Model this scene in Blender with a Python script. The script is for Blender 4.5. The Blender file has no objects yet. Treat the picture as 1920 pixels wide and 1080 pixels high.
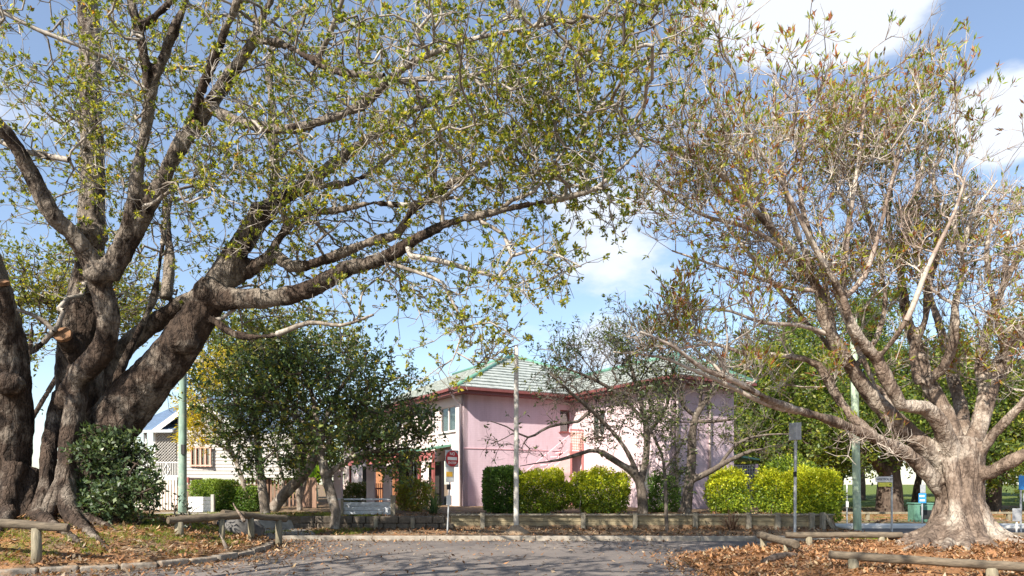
import bpy, math, random
import numpy as np
from mathutils import Vector, noise
R = math.radians
rng = np.random.default_rng(7)
random.seed(7)
S = bpy.context.scene
COL = S.collection

# ------------------------------------------------------------------ camera, sky, sun, exposure
CZ, F, U0, V0 = 1.7, 1280.0, 960.0, 905.0
cam = bpy.data.cameras.new('camera'); camo = bpy.data.objects.new('camera', cam); COL.objects.link(camo)
camo.location = (0, 0, CZ); camo.rotation_euler = (R(90), 0, 0)
cam.sensor_width = 36; cam.lens = 24; cam.shift_y = (V0 - 540) / 1920; cam.clip_end = 2000; cam.clip_start = 0.1
S.camera = camo
S.view_settings.view_transform = 'Standard'; S.view_settings.look = 'None'
S.view_settings.exposure = 1.1; S.view_settings.gamma = 1.0; S.view_settings.use_curve_mapping = False
S.render.engine = 'CYCLES'
S.cycles.max_bounces = 6; S.cycles.diffuse_bounces = 3; S.cycles.transmission_bounces = 4
S.cycles.glossy_bounces = 2; S.cycles.transparent_max_bounces = 8; S.cycles.use_denoising = True; S.cycles.denoiser = 'OPENIMAGEDENOISE'; S.cycles.denoising_input_passes = 'RGB_ALBEDO_NORMAL'; S.cycles.denoising_prefilter = 'ACCURATE'
S.cycles.sample_clamp_indirect = 6; S.cycles.use_adaptive_sampling = False

SUN_EL = 39.0
TR = Vector((0.57, 0.82, 0)).normalized()                 # horizontal direction the light travels
SUN_DIR = Vector((-TR.x * math.cos(R(SUN_EL)), -TR.y * math.cos(R(SUN_EL)), math.sin(R(SUN_EL))))
sl = bpy.data.lights.new('sun', 'SUN'); so = bpy.data.objects.new('sun', sl); COL.objects.link(so)
sl.energy = 5.0; sl.angle = R(0.5); sl.color = (1.0, 0.93, 0.82)
so.rotation_euler = (-SUN_DIR).to_track_quat('-Z', 'Y').to_euler(); so.location = (-20, -20, 40)

W = bpy.data.worlds.new('World'); S.world = W; W.use_nodes = True
def build_world():
    nt = W.node_tree; N = nt.nodes; L = nt.links; N.clear()
    out = N.new('ShaderNodeOutputWorld'); bg = N.new('ShaderNodeBackground')
    sky = N.new('ShaderNodeTexSky'); sky.sky_type = 'NISHITA'; sky.sun_disc = False
    sky.sun_elevation = R(SUN_EL); sky.sun_rotation = math.atan2(SUN_DIR.x, SUN_DIR.y)
    sky.air_density = 1.0; sky.dust_density = 0.5; sky.ozone_density = 2.0
    tc = N.new('ShaderNodeTexCoord')
    def math_(op, a, b=None, clamp=False):
        n = N.new('ShaderNodeMath'); n.operation = op; n.use_clamp = clamp
        for i, v in enumerate((a, b)):
            if v is None: continue
            if isinstance(v, (int, float)): n.inputs[i].default_value = v
            else: L.new(v, n.inputs[i])
        return n.outputs[0]
    nrm = N.new('ShaderNodeVectorMath'); nrm.operation = 'NORMALIZE'; L.new(tc.outputs['Generated'], nrm.inputs[0])
    sep = N.new('ShaderNodeSeparateXYZ'); L.new(nrm.outputs[0], sep.inputs[0])
    nz = N.new('ShaderNodeTexNoise'); nz.inputs['Scale'].default_value = 5.0; nz.inputs['Detail'].default_value = 8
    nz.inputs['Roughness'].default_value = 0.55
    mp = N.new('ShaderNodeMapping'); mp.inputs['Scale'].default_value = (1, 1, 2.2); mp.inputs['Location'].default_value = (0.3, 0.2, 0.5)
    L.new(nrm.outputs[0], mp.inputs[0]); L.new(mp.outputs[0], nz.inputs['Vector'])
    total = None
    # cloud banks: direction (from image point), angular half-sizes, weight
    for (u, v, rx, rz, w) in ((1545, -5, .17, .08, 1.15), (1110, 480, .22, .14, .55), (1890, 225, .07, .055, 1.1), (1985, 330, .07, .05, .6), (1300, 620, .5, .10, .4),
                              (560, 60, .2, .12, .35), (-200, 100, .3, .2, .5), (900, 760, .6, .10, .35), (60, 420, .2, .14, .3)):
        d = Vector(((u - U0) / F, 1, -(v - V0) / F)).normalized()
        sb = N.new('ShaderNodeVectorMath'); sb.operation = 'SUBTRACT'; sb.inputs[1].default_value = d; L.new(nrm.outputs[0], sb.inputs[0])
        ml = N.new('ShaderNodeVectorMath'); ml.operation = 'MULTIPLY'; ml.inputs[1].default_value = (1 / rx, 1 / rx, 1 / rz); L.new(sb.outputs[0], ml.inputs[0])
        ln = N.new('ShaderNodeVectorMath'); ln.operation = 'LENGTH'; L.new(ml.outputs[0], ln.inputs[0])
        f = math_('MULTIPLY', math_('SUBTRACT', 1.25, ln.outputs['Value'], True), w)
        total = f if total is None else math_('MAXIMUM', total, f)
    m = math_('ADD', math_('MULTIPLY', math_('SUBTRACT', nz.outputs['Fac'], 0.5), 1.7), math_('MULTIPLY', total, 1.0))
    rp = N.new('ShaderNodeMapRange'); rp.interpolation_type = 'SMOOTHSTEP'
    rp.inputs['From Min'].default_value = 0.34; rp.inputs['From Max'].default_value = 0.70; rp.inputs['To Max'].default_value = 0.93; rp.inputs['To Min'].default_value = 0.10
    L.new(m, rp.inputs['Value'])
    mix = N.new('ShaderNodeMix'); mix.data_type = 'RGBA'
    L.new(rp.outputs[0], mix.inputs['Factor']); L.new(sky.outputs[0], mix.inputs['A']); mix.inputs['B'].default_value = (4.6, 4.85, 5.3, 1)
    L.new(mix.outputs['Result'], bg.inputs['Color']); bg.inputs['Strength'].default_value = 0.105
    L.new(bg.outputs[0], out.inputs['Surface'])
build_world()

def P(u, v, Y):
    return Vector(((u - U0) / F * Y, Y, CZ - (v - V0) / F * Y))
def PX(u, Y): return (u - U0) / F * Y

# ------------------------------------------------------------------ materials
def new_mat(name):
    m = bpy.data.materials.new(name); m.use_nodes = True
    nt = m.node_tree; nt.nodes.clear()
    out = nt.nodes.new('ShaderNodeOutputMaterial'); b = nt.nodes.new('ShaderNodeBsdfPrincipled')
    nt.links.new(b.outputs[0], out.inputs['Surface'])
    return m, nt, b, out
def ramp(nt, fac, stops):
    r = nt.nodes.new('ShaderNodeValToRGB'); e = r.color_ramp.elements
    while len(e) < len(stops): e.new(0.5)
    for el, (p, c) in zip(e, stops): el.position = p; el.color = (*c, 1)
    nt.links.new(fac, r.inputs[0]); return r.outputs[0]
def tex_noise(nt, scale, detail=5, rough=0.6, stretch=None, coord='Object'):
    tc = nt.nodes.new('ShaderNodeTexCoord'); src = tc.outputs[coord]
    if stretch:
        mp = nt.nodes.new('ShaderNodeMapping'); mp.inputs['Scale'].default_value = stretch
        nt.links.new(src, mp.inputs[0]); src = mp.outputs[0]
    n = nt.nodes.new('ShaderNodeTexNoise'); n.inputs['Scale'].default_value = scale
    n.inputs['Detail'].default_value = detail; n.inputs['Roughness'].default_value = rough
    nt.links.new(src, n.inputs['Vector']); return n.outputs['Fac']
def bump(nt, b, h, strength, dist):
    n = nt.nodes.new('ShaderNodeBump'); n.inputs['Strength'].default_value = strength; n.inputs['Distance'].default_value = dist
    nt.links.new(h, n.inputs['Height']); nt.links.new(n.outputs[0], b.inputs['Normal'])
def mixc(nt, f, a, b_, mode='MIX'):
    m = nt.nodes.new('ShaderNodeMix'); m.data_type = 'RGBA'; m.blend_type = mode
    for k, v in (('Factor', f), ('A', a), ('B', b_)):
        if isinstance(v, (int, float)): m.inputs[k].default_value = v
        elif isinstance(v, tuple): m.inputs[k].default_value = (*v, 1)
        else: nt.links.new(v, m.inputs[k])
    return m.outputs['Result']
def plain(name, c, rough=0.7, var=0.25, scale=6, bmp=0.0, bd=0.01, stretch=None, metal=0.0, spec=0.4, dirt=None):
    m, nt, b, o = new_mat(name)
    n = tex_noise(nt, scale, 6, 0.65, stretch)
    lo = tuple(x * (1 - var) for x in c); hi = tuple(min(1, x * (1 + var)) for x in c)
    col = ramp(nt, n, [(0.3, lo), (0.7, hi)])
    if dirt:
        n2 = tex_noise(nt, scale * 0.35, 8, 0.7)
        f = nt.nodes.new('ShaderNodeMapRange'); f.inputs['From Min'].default_value = 0.52; f.inputs['From Max'].default_value = 0.72
        nt.links.new(n2, f.inputs['Value']); col = mixc(nt, f.outputs[0], col, dirt)
    nt.links.new(col, b.inputs['Base Color'])
    b.inputs['Roughness'].default_value = rough; b.inputs['Metallic'].default_value = metal; b.inputs['Specular IOR Level'].default_value = spec
    if bmp: bump(nt, b, n, bmp, bd)
    return m
def leaf_mat(name, transl=0.45, rough=0.45, spec=0.4):
    m, nt, b, o = new_mat(name)
    a = nt.nodes.new('ShaderNodeAttribute'); a.attribute_name = 'tint'
    nt.links.new(a.outputs['Color'], b.inputs['Base Color']); b.inputs['Roughness'].default_value = rough; b.inputs['Specular IOR Level'].default_value = spec
    t = nt.nodes.new('ShaderNodeBsdfTranslucent')
    tc = mixc(nt, 1.0, a.outputs['Color'], (1.55, 1.5, 0.7), 'MULTIPLY'); nt.links.new(tc, t.inputs['Color'])
    mx = nt.nodes.new('ShaderNodeMixShader'); mx.inputs[0].default_value = transl
    nt.links.new(b.outputs[0], mx.inputs[1]); nt.links.new(t.outputs[0], mx.inputs[2]); nt.links.new(mx.outputs[0], o.inputs['Surface'])
    return m
def bark_mat(name, dark, mid, pale, scale=7, stretch=(1, 1, .45), pale_at=.58, bmp=.8, bd=.06, crack=.0, young=None):
    m, nt, b, o = new_mat(name)
    n = tex_noise(nt, scale, 8, .7, stretch); n2 = tex_noise(nt, scale * .22, 5, .6); n3 = tex_noise(nt, scale * 4, 4, .65)
    def mth(op, a, c, d=None):
        q = nt.nodes.new('ShaderNodeMath'); q.operation = op
        for k, v in enumerate((a, c, d)):
            if v is None: continue
            if isinstance(v, (int, float)): q.inputs[k].default_value = v
            else: nt.links.new(v, q.inputs[k])
        return q.outputs[0]
    c = ramp(nt, n, [(.32, dark), (.52, mid), (.74, tuple(x * 1.3 for x in mid))])
    f = nt.nodes.new('ShaderNodeMapRange'); f.inputs['From Min'].default_value = pale_at - .06; f.inputs['From Max'].default_value = pale_at + .08
    fv = mth('SUBTRACT', mth('MULTIPLY_ADD', n, .5, n2), .25)
    if young:
        tz = nt.nodes.new('ShaderNodeTexCoord'); sz = nt.nodes.new('ShaderNodeSeparateXYZ'); nt.links.new(tz.outputs['Object'], sz.inputs[0])
        mz = nt.nodes.new('ShaderNodeMapRange'); mz.inputs['From Min'].default_value = young[0]; mz.inputs['From Max'].default_value = young[1]; mz.inputs['To Max'].default_value = young[2]; nt.links.new(sz.outputs['Z'], mz.inputs['Value']); fv = mth('ADD', fv, mz.outputs[0])
    nt.links.new(fv, f.inputs['Value'])
    c = mixc(nt, f.outputs[0], c, pale)
    g = ramp(nt, n3, [(.32, (.5, .48, .46)), (.5, (.95, .95, .95)), (.7, (1.2, 1.2, 1.2))]); c = mixc(nt, .85, c, g, 'MULTIPLY')
    h = mth('MULTIPLY_ADD', n3, .5, n)
    if crack:
        tc = nt.nodes.new('ShaderNodeTexCoord'); mp = nt.nodes.new('ShaderNodeMapping'); mp.inputs['Scale'].default_value = (1, 1, .32); nt.links.new(tc.outputs['Object'], mp.inputs[0])
        wn = nt.nodes.new('ShaderNodeTexNoise'); wn.inputs['Scale'].default_value = 5; nt.links.new(mp.outputs[0], wn.inputs['Vector']); ad = nt.nodes.new('ShaderNodeVectorMath'); ad.operation = 'MULTIPLY_ADD'; ad.inputs[1].default_value = (.22, .22, .22); nt.links.new(wn.outputs['Color'], ad.inputs[0]); nt.links.new(mp.outputs[0], ad.inputs[2])
        v = nt.nodes.new('ShaderNodeTexVoronoi'); v.feature = 'DISTANCE_TO_EDGE'; v.inputs['Scale'].default_value = 6.5; nt.links.new(ad.outputs[0], v.inputs['Vector'])
        e = nt.nodes.new('ShaderNodeMapRange'); e.inputs['From Max'].default_value = .13; nt.links.new(v.outputs['Distance'], e.inputs['Value'])
        c = mixc(nt, crack, c, mixc(nt, e.outputs[0], dark, c)); h = mth('MULTIPLY_ADD', e.outputs[0], .8 * crack, h)
    nt.links.new(c, b.inputs['Base Color']); b.inputs['Roughness'].default_value = .85; b.inputs['Specular IOR Level'].default_value = .2
    bump(nt, b, h, bmp, bd)
    return m
M = {}
M['bark_fig'] = bark_mat('fig_bark', (.014, .010, .008), (.082, .056, .041), (.28, .235, .19), scale=4.5, pale_at=.575, bmp=1.0, bd=.12, crack=.28, young=(2.5, 6.5, .09))
M['bark_limb'] = bark_mat('fig_limb_bark', (.08, .06, .045), (.22, .17, .13), (.36, .32, .27), scale=9, pale_at=.5, bmp=.5, bd=.03)
M['twig_grey'] = bark_mat('grey_twig_bark', (.08, .066, .053), (.22, .185, .15), (.38, .34, .295), scale=3, pale_at=.5, bmp=.2, bd=.01)
M['bark_pale'] = bark_mat('pale_fig_bark', (.05, .034, .025), (.215, .16, .122), (.43, .37, .305), scale=4, pale_at=.54, bmp=.9, bd=.08, crack=.3)
M['twig_pale'] = bark_mat('pale_twig_bark', (.13, .09, .07), (.32, .25, .205), (.50, .44, .375), scale=3, pale_at=.48, bmp=.2, bd=.01)
M['bark_grey'] = bark_mat('grey_bark', (.08, .065, .05), (.22, .18, .145), (.40, .36, .31), scale=10, pale_at=.55, bmp=.5, bd=.02)
M['bark_garden'] = bark_mat('garden_tree_bark', (.05, .04, .032), (.135, .11, .09), (.25, .22, .185), scale=10, pale_at=.6, bmp=.5, bd=.02)
M['bark_dark'] = bark_mat('dark_bark', (.03, .022, .016), (.09, .065, .05), (.16, .13, .10), scale=10, pale_at=.62, bmp=.5, bd=.02)
M['cut_wood'] = plain('cut_wood', (.20, .105, .052), .85, .5, 14, .5, .02)
M['leaf'] = leaf_mat('leaf', .58); M['leaf_gloss'] = leaf_mat('glossy_leaf', .25, .42, .5)
M['litter'] = leaf_mat('dry_leaf', .15, .7, .2); M['hedge_leaf'] = leaf_mat('hedge_leaf', .35, .4, .4)
M['log'] = plain('weathered_log', (.125, .098, .068), .9, .5, 5, .8, .02, (1, 1, 4))
M['log_post'] = plain('weathered_post', (.22, .19, .13), .9, .45, 7, .8, .02, (3, 3, .6))
M['log_end'] = plain('log_end_grain', (.10, .075, .05), .9, .5, 25, .5, .01)
M['sleeper'] = plain('timber_sleeper', (.30, .245, .15), .9, .35, 6, .7, .015, (.5, .5, 5), dirt=(.12, .095, .065))
M['sleeper_post'] = plain('grey_timber_post', (.27, .235, .175), .9, .4, 6, .7, .015, (4, 4, .6), dirt=(.12, .10, .075))
M['stone'] = plain('kerb_stone', (.26, .22, .175), .9, .45, 9, .8, .03, dirt=(.36, .19, .08))
M['concrete'] = plain('concrete', (.30, .265, .22), .9, .35, 5, .5, .02, dirt=(.19, .14, .10))
M['concrete_pale'] = plain('pale_concrete', (.62, .60, .56), .9, .12, 3, .3, .01)
M['steel'] = plain('galvanised_steel', (.46, .47, .48), .45, .2, 12, metal=.5)
M['pole_white'] = plain('weathered_white_pole', (.52, .49, .44), .7, .2, 8, dirt=(.30, .26, .22))
M['pole_green'] = plain('pale_green_pole', (.42, .53, .38), .7, .2, 7, stretch=(2, 2, .5), dirt=(.42, .43, .36))
M['pole_teal'] = plain('green_grey_pole', (.22, .32, .26), .75, .3, 7, stretch=(2, 2, .5), dirt=(.40, .40, .33))
M['white'] = plain('white_paint', (.72, .71, .68), .5, .06, 5)
M['white_old'] = plain('peeling_white_paint', (.55, .57, .60), .8, .3, 9, .3, .01, (1, 1, 4), dirt=(.22, .22, .22))
M['red_sign'] = plain('red_sign_paint', (.42, .015, .02), .4, .05, 5)
M['yellow_sign'] = plain('yellow_sign_paint', (.75, .72, .10), .5, .08, 5)
M['blue_sign'] = plain('blue_sign_paint', (.04, .25, .60), .5, .15, 15)
M['orange_sign'] = plain('orange_sign_paint', (.75, .42, .05), .5, .08, 5)
M['black'] = plain('black_lettering', (.02, .02, .02), .6, .1, 5)
M['green_box'] = plain('green_cabinet_paint', (.10, .22, .16), .5, .25, 7)
M['interior_shade'] = plain('painted_interior_shade', (.02, .018, .016), .9, .2, 4)  # near-black colour stands in for the shade inside rooms and porches
def brick_mat():
    m, nt, b, o = new_mat('painted_brick')
    uv = nt.nodes.new('ShaderNodeUVMap'); uv.uv_map = 'wall'
    br = nt.nodes.new('ShaderNodeTexBrick'); br.inputs['Scale'].default_value = 1
    br.inputs['Brick Width'].default_value = .24; br.inputs['Row Height'].default_value = .086; br.inputs['Mortar Size'].default_value = .008
    br.inputs['Color1'].default_value = (.60, .465, .515, 1); br.inputs['Color2'].default_value = (.585, .45, .50, 1); br.inputs['Mortar'].default_value = (.55, .42, .47, 1)
    nt.links.new(uv.outputs[0], br.inputs['Vector'])
    n = tex_noise(nt, .8, 8, .72, (1.6, 1.6, .3)); g = ramp(nt, n, [(.3, (.80, .77, .77)), (.55, (1.0, 1.0, 1.0)), (.75, (1.08, 1.07, 1.06))])
    c = mixc(nt, 1.0, br.outputs['Color'], g, 'MULTIPLY'); nt.links.new(c, b.inputs['Base Color'])
    b.inputs['Roughness'].default_value = .75; b.inputs['Specular IOR Level'].default_value = .3
    inv = nt.nodes.new('ShaderNodeMath'); inv.operation = 'SUBTRACT'; inv.inputs[0].default_value = 1; nt.links.new(br.outputs['Fac'], inv.inputs[1])
    bump(nt, b, inv.outputs[0], .15, .004)
    return m
M['pink_brick'] = brick_mat()
M['pink'] = plain('pink_paint', (.70, .45, .49), .7, .08, 3)
M['pink_post'] = plain('pale_pink_render', (.66, .50, .48), .8, .12, 3, dirt=(.52, .40, .36))
M['cream_pink'] = plain('pale_pink_paint', (.72, .60, .58), .7, .08, 1.5)
M['pale_pink'] = plain('faded_pink_paint', (.64, .50, .515), .75, .10, 1.2, dirt=(.56, .43, .44))
M['red_trim'] = plain('red_brown_trim', (.18, .055, .05), .5, .15, 5)
M['red_paint'] = plain('red_paint', (.29, .085, .075), .6, .2, 5)
M['pink_red'] = plain('faded_red_paint', (.42, .17, .16), .7, .15, 4)
M['green_trim'] = plain('sea_green_trim', (.11, .25, .18), .5, .15, 6)
M['orange_brick'] = plain('orange_brick', (.34, .15, .07), .9, .3, 8)
M['weatherboard'] = plain('white_weatherboard', (.46, .435, .405), .7, .06, 2)
M['roof_blue'] = plain('blue_grey_metal_roof', (.20, .28, .40), .4, .18, 3, metal=.3)
M['curtain'] = plain('curtain_cloth', (.58, .56, .50), .9, .15, 8, stretch=(8, 8, .2))
M['lattice'] = plain('lattice_timber', (.40, .38, .35), .8, .15, 5)
M['lattice_tan'] = plain('tan_lattice_timber', (.58, .36, .28), .8, .15, 5)
M['brown_fence'] = plain('brown_paling', (.24, .145, .10), .9, .35, 4, .5, .01, (3, 3, .5))
M['picket'] = plain('weathered_picket', (.58, .52, .45), .85, .2, 5, stretch=(4, 4, .6), dirt=(.36, .30, .24))
def tile_mat():
    m, nt, b, o = new_mat('weathered_roof_tile')
    n = tex_noise(nt, 3, 7, .7); c = ramp(nt, n, [(.3, (.18, .20, .18)), (.5, (.32, .345, .32)), (.7, (.46, .485, .45))])
    nt.links.new(c, b.inputs['Base Color']); b.inputs['Roughness'].default_value = .7
    n2 = tex_noise(nt, 20, 4, .6); bump(nt, b, n2, .4, .02); return m
M['tile'] = tile_mat()
M['tile_end'] = plain('roof_tile_edge', (.30, .31, .30), .8, .2, 5)
def glass_mat():
    m, nt, b, o = new_mat('window_glass')
    nt.nodes.remove(b)
    t = nt.nodes.new('ShaderNodeBsdfTransparent'); t.inputs[0].default_value = (.62, .68, .68, 1)
    g = nt.nodes.new('ShaderNodeBsdfGlossy'); g.inputs['Roughness'].default_value = .03
    mx = nt.nodes.new('ShaderNodeMixShader'); mx.inputs[0].default_value = .16
    nt.links.new(t.outputs[0], mx.inputs[1]); nt.links.new(g.outputs[0], mx.inputs[2]); nt.links.new(mx.outputs[0], o.inputs['Surface']); return m
M['glass'] = glass_mat()

# ------------------------------------------------------------------ object helpers
LOC = {}
def tag(o, label, cat, group=None, kind=None):
    if label: o['label'] = label
    if cat: o['category'] = cat
    if group: o['group'] = group
    if kind: o['kind'] = kind
    return o
def thing(name, label, cat, loc, group=None):
    o = bpy.data.objects.new(name, None); COL.objects.link(o); o.location = loc; o.empty_display_size = .3
    LOC[o.name] = Vector(loc); return tag(o, label, cat, group)
class MB:
    def __init__(s): s.v = []; s.f = []; s.uv = None
    def add(s, vs, fs):
        k = len(s.v); s.v += [tuple(p) for p in vs]; s.f += [tuple(i + k for i in q) for q in fs]
    def hexa(s, p):
        s.add(p, [(0, 3, 2, 1), (4, 5, 6, 7), (0, 1, 5, 4), (1, 2, 6, 5), (2, 3, 7, 6), (3, 0, 4, 7)])
    def box(s, c, size, rz=0.0, ax=None):
        c = Vector(c); h = [x / 2 for x in size]
        ex = ax[0] if ax else Vector((math.cos(rz), math.sin(rz), 0)); ey = ax[1] if ax else Vector((-math.sin(rz), math.cos(rz), 0)); ez = ax[2] if ax else Vector((0, 0, 1))
        s.hexa([c + ex * h[0] * a + ey * h[1] * b + ez * h[2] * d for d in (-1, 1) for a, b in ((-1, -1), (1, -1), (1, 1), (-1, 1))])
    def bar(s, a, b, w, h=None, up=Vector((0, 0, 1))):
        a, b = Vector(a), Vector(b); d = b - a; L = d.length; d = d / L; h = h or w
        sx = d.cross(up)
        if sx.length < 1e-4: sx = Vector((1, 0, 0))
        sx.normalize(); sz = sx.cross(d)
        s.box((a + b) / 2, (L, w, h), ax=(d, sx, sz))
    def tube(s, pts, rad, n=10, cap=True, wob=0.0):
        pts = [Vector(p) for p in pts]; m = len(pts)
        if not hasattr(rad, '__len__'): rad = [rad] * m
        t0 = (pts[1] - pts[0]).normalized(); ref = Vector((0, 0, 1)) if abs(t0.z) < .9 else Vector((1, 0, 0))
        x = t0.cross(ref).normalized(); vs = []; fs = []
        for i in range(m):
            t = (pts[min(i + 1, m - 1)] - pts[max(i - 1, 0)]).normalized()
            x = (x - t * x.dot(t)).normalized(); y = t.cross(x)
            for k in range(n):
                a = 2 * math.pi * k / n; r = rad[i] * (1 + wob * (random.random() - .5))
                vs.append(pts[i] + (x * math.cos(a) + y * math.sin(a)) * r)
        for i in range(m - 1):
            for k in range(n): fs.append((i * n + k, i * n + (k + 1) % n, (i + 1) * n + (k + 1) % n, (i + 1) * n + k))
        if cap: fs.append(tuple(range(n - 1, -1, -1))); fs.append(tuple((m - 1) * n + k for k in range(n)))
        s.add(vs, fs)
    def prism(s, poly, d):
        n = len(poly); d = Vector(d); a = [Vector(p) for p in poly]; vs = a + [p + d for p in a]
        s.add(vs, [tuple(range(n - 1, -1, -1)), tuple(range(n, 2 * n))] + [(k, (k + 1) % n, n + (k + 1) % n, n + k) for k in range(n)])
def mesh_obj(name, verts, faces, mat, parent=None, smooth=False, tint=None):
    me = bpy.data.meshes.new(name); loc = LOC.get(parent.name, Vector()) if parent else Vector()
    verts = np.asarray(verts, dtype=np.float64).reshape(-1, 3) - np.array(loc)
    if isinstance(faces, np.ndarray):
        nf, k = faces.shape; me.vertices.add(len(verts)); me.vertices.foreach_set('co', verts.astype(np.float32).ravel())
        me.loops.add(nf * k); me.loops.foreach_set('vertex_index', faces.astype(np.int32).ravel())
        me.polygons.add(nf); me.polygons.foreach_set('loop_start', np.arange(0, nf * k, k, dtype=np.int32))
        me.update(calc_edges=True)
    else:
        me.from_pydata([tuple(v) for v in verts], [], faces); me.update()
    if smooth: me.polygons.foreach_set('use_smooth', np.ones(len(me.polygons), dtype=bool))
    if tint is not None:
        a = me.color_attributes.new('tint', 'FLOAT_COLOR', 'POINT')
        a.data.foreach_set('color', np.concatenate([tint, np.ones((len(tint), 1))], 1).astype(np.float32).ravel())
    me.materials.append(mat)
    o = bpy.data.objects.new(name, me); COL.objects.link(o)
    if parent: o.parent = parent
    LOC[o.name] = loc if parent else Vector()
    if parent and parent.type == 'MESH': LOC[o.name] = LOC[parent.name]
    return o
def part(name, mb, mat, parent=None, smooth=False, bevel=0.0):
    o = mesh_obj(name, mb.v, mb.f, mat, parent, smooth)
    if bevel:
        b = o.modifiers.new('bevel', 'BEVEL'); b.width = bevel; b.segments = 2; b.limit_method = 'ANGLE'
    return o
def box_part(name, c, size, mat, parent, rz=0, bevel=0):
    m = MB(); m.box(c, size, rz); return part(name, m, mat, parent, bevel=bevel)
def text_part(name, s, size, origin, ex, ez, mat, parent, depth=.002):
    cu = bpy.data.curves.new(name, 'FONT'); cu.body = s; cu.size = size; cu.align_x = 'CENTER'; cu.align_y = 'CENTER'; cu.extrude = depth; cu.offset = size * .012
    o = bpy.data.objects.new(name, cu); COL.objects.link(o)
    dg = bpy.context.evaluated_depsgraph_get(); me = bpy.data.meshes.new_from_object(o.evaluated_get(dg))
    bpy.data.objects.remove(o); ex = Vector(ex).normalized(); ez = Vector(ez).normalized(); ey = ex.cross(ez) * -1
    origin = Vector(origin)
    vs = [origin + ex * v.co.x + ez * v.co.y + (ex.cross(ez)) * v.co.z for v in me.vertices]
    fs = [tuple(p.vertices) for p in me.polygons]
    return mesh_obj(name, np.array([tuple(v) for v in vs]), fs, mat, parent)

# ------------------------------------------------------------------ ground
KERB = [(-60, 2.0), (-14, 10.6), (-9.3, 12.35), (-8.2, 12.95), (-7.06, 13.6), (-6.35, 14.6), (-6.15, 16), (-6.3, 17.6), (-6.7, 18.8), (-7.6, 19.8), (-10, 20.4)]
MOUND = KERB + [(-10, 23.0), (-300, 23.0), (-300, 2.0)]
BED = [(3.55, 15.3), (3.4, 13.4), (3.5, 11.6), (4.2, 8.5), (6.2, 5.0), (10, 2), (60, -3), (60, 19.3), (20, 19.2), (13, 19.2), (9, 19.0), (6.8, 18.4), (5.4, 17.3), (4.2, 16.3)]
VERGE = [(-7.4, 20.25), (10.3, 20.0), (11.0, 20.4), (11.35, 21.2), (11.6, 24), (12.2, 60), (12.2, 400), (-400, 400), (-400, 22.9), (-10, 22.9), (-10, 20.3)]
PARK = [(12.2, 26.0), (400, 26.0), (400, 400), (12.2, 400)]
def sdf(poly, x, y):          # positive inside
    p = np.stack([np.asarray(x, float), np.asarray(y, float)], -1); d = np.full(p.shape[:-1], 1e9); ins = np.zeros(p.shape[:-1], bool)
    n = len(poly)
    for i in range(n):
        a = np.array(poly[i]); b = np.array(poly[(i + 1) % n]); e = b - a; w = p - a
        t = np.clip((w @ e) / (e @ e), 0, 1); q = w - t[..., None] * e; d = np.minimum(d, (q ** 2).sum(-1))
        c = ((a[1] <= p[..., 1]) & (b[1] > p[..., 1])) | ((b[1] <= p[..., 1]) & (a[1] > p[..., 1]))
        with np.errstate(divide='ignore', invalid='ignore'):
            xi = a[0] + (p[..., 1] - a[1]) / (b[1] - a[1] + 1e-12) * (b[0] - a[0])
        ins ^= c & (p[..., 0] < xi)
    d = np.sqrt(d); return np.where(ins, d, -d)
def sst(a, b, x): t = np.clip((x - a) / (b - a), 0, 1); return t * t * (3 - 2 * t)
def ground(x, y):
    x = np.asarray(x, float); y = np.asarray(y, float)
    z = np.full(np.broadcast(x, y).shape, -.05)
    m = sdf(MOUND, x, y); r2 = (x + 11.3) ** 2 + (y - 17.3) ** 2
    hm = .07 + .26 * sst(0, 2.2, m) + .62 * np.exp(-r2 / 15) + .25 * sst(19.5, 23, y)
    z = np.where(m > 0, hm, z)
    b = sdf(BED, x, y); rb = (x - 11.2) ** 2 + (y - 17) ** 2
    hb = -.02 + .12 * sst(0, .8, b) + .08 * sst(.5, 3, b) + .16 * np.exp(-rb / 7)
    z = np.where(b > 0, hb, z)
    v = sdf(VERGE, x, y); hv = .105 + .05 * sst(.3, 2, v)
    z = np.where((v > 0) & (m <= 0), hv, z)
    back = (v > 0) & (y > 22.75) & (x < 10.75)
    z = np.where(back, np.maximum(z, .56 + .06 * sst(23, 30, y)), z)
    k = sdf(PARK, x, y); z = np.where(k > 0, .08 + .75 * sst(4, 60, k), z)
    return z
def gz(x, y): return float(ground(np.array(x), np.array(y)))

def axis(lo, hi, step, far):
    a = list(np.arange(lo, hi + 1e-6, step)); s = step; p = hi
    out = []
    while p < far: s *= 1.35; p += s; out.append(p)
    s = step; p = lo; neg = []
    while p > -far: s *= 1.35; p -= s; neg.append(p)
    return np.array(neg[::-1] + a + out)
gx = axis(-16, 20, .16, 600); gy = axis(7, 32, .16, 600)
GX, GY = np.meshgrid(gx, gy); GZ = ground(GX, GY)
jit = np.zeros_like(GZ)
for i in range(GZ.shape[0]):
    for j in range(GZ.shape[1]):
        if -20 < GX[i, j] < 30 and 4 < GY[i, j] < 40:
            jit[i, j] = noise.noise(Vector((GX[i, j] * 1.7, GY[i, j] * 1.7, 0))) * .025 + noise.noise(Vector((GX[i, j] * 6, GY[i, j] * 6, 3))) * .012
GZ = GZ + np.where(GZ > 0, jit, 0)
ny, nx = GX.shape
idx = np.arange(ny * nx).reshape(ny, nx)
gf = np.stack([idx[:-1, :-1].ravel(), idx[:-1, 1:].ravel(), idx[1:, 1:].ravel(), idx[1:, :-1].ravel()], 1)
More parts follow.
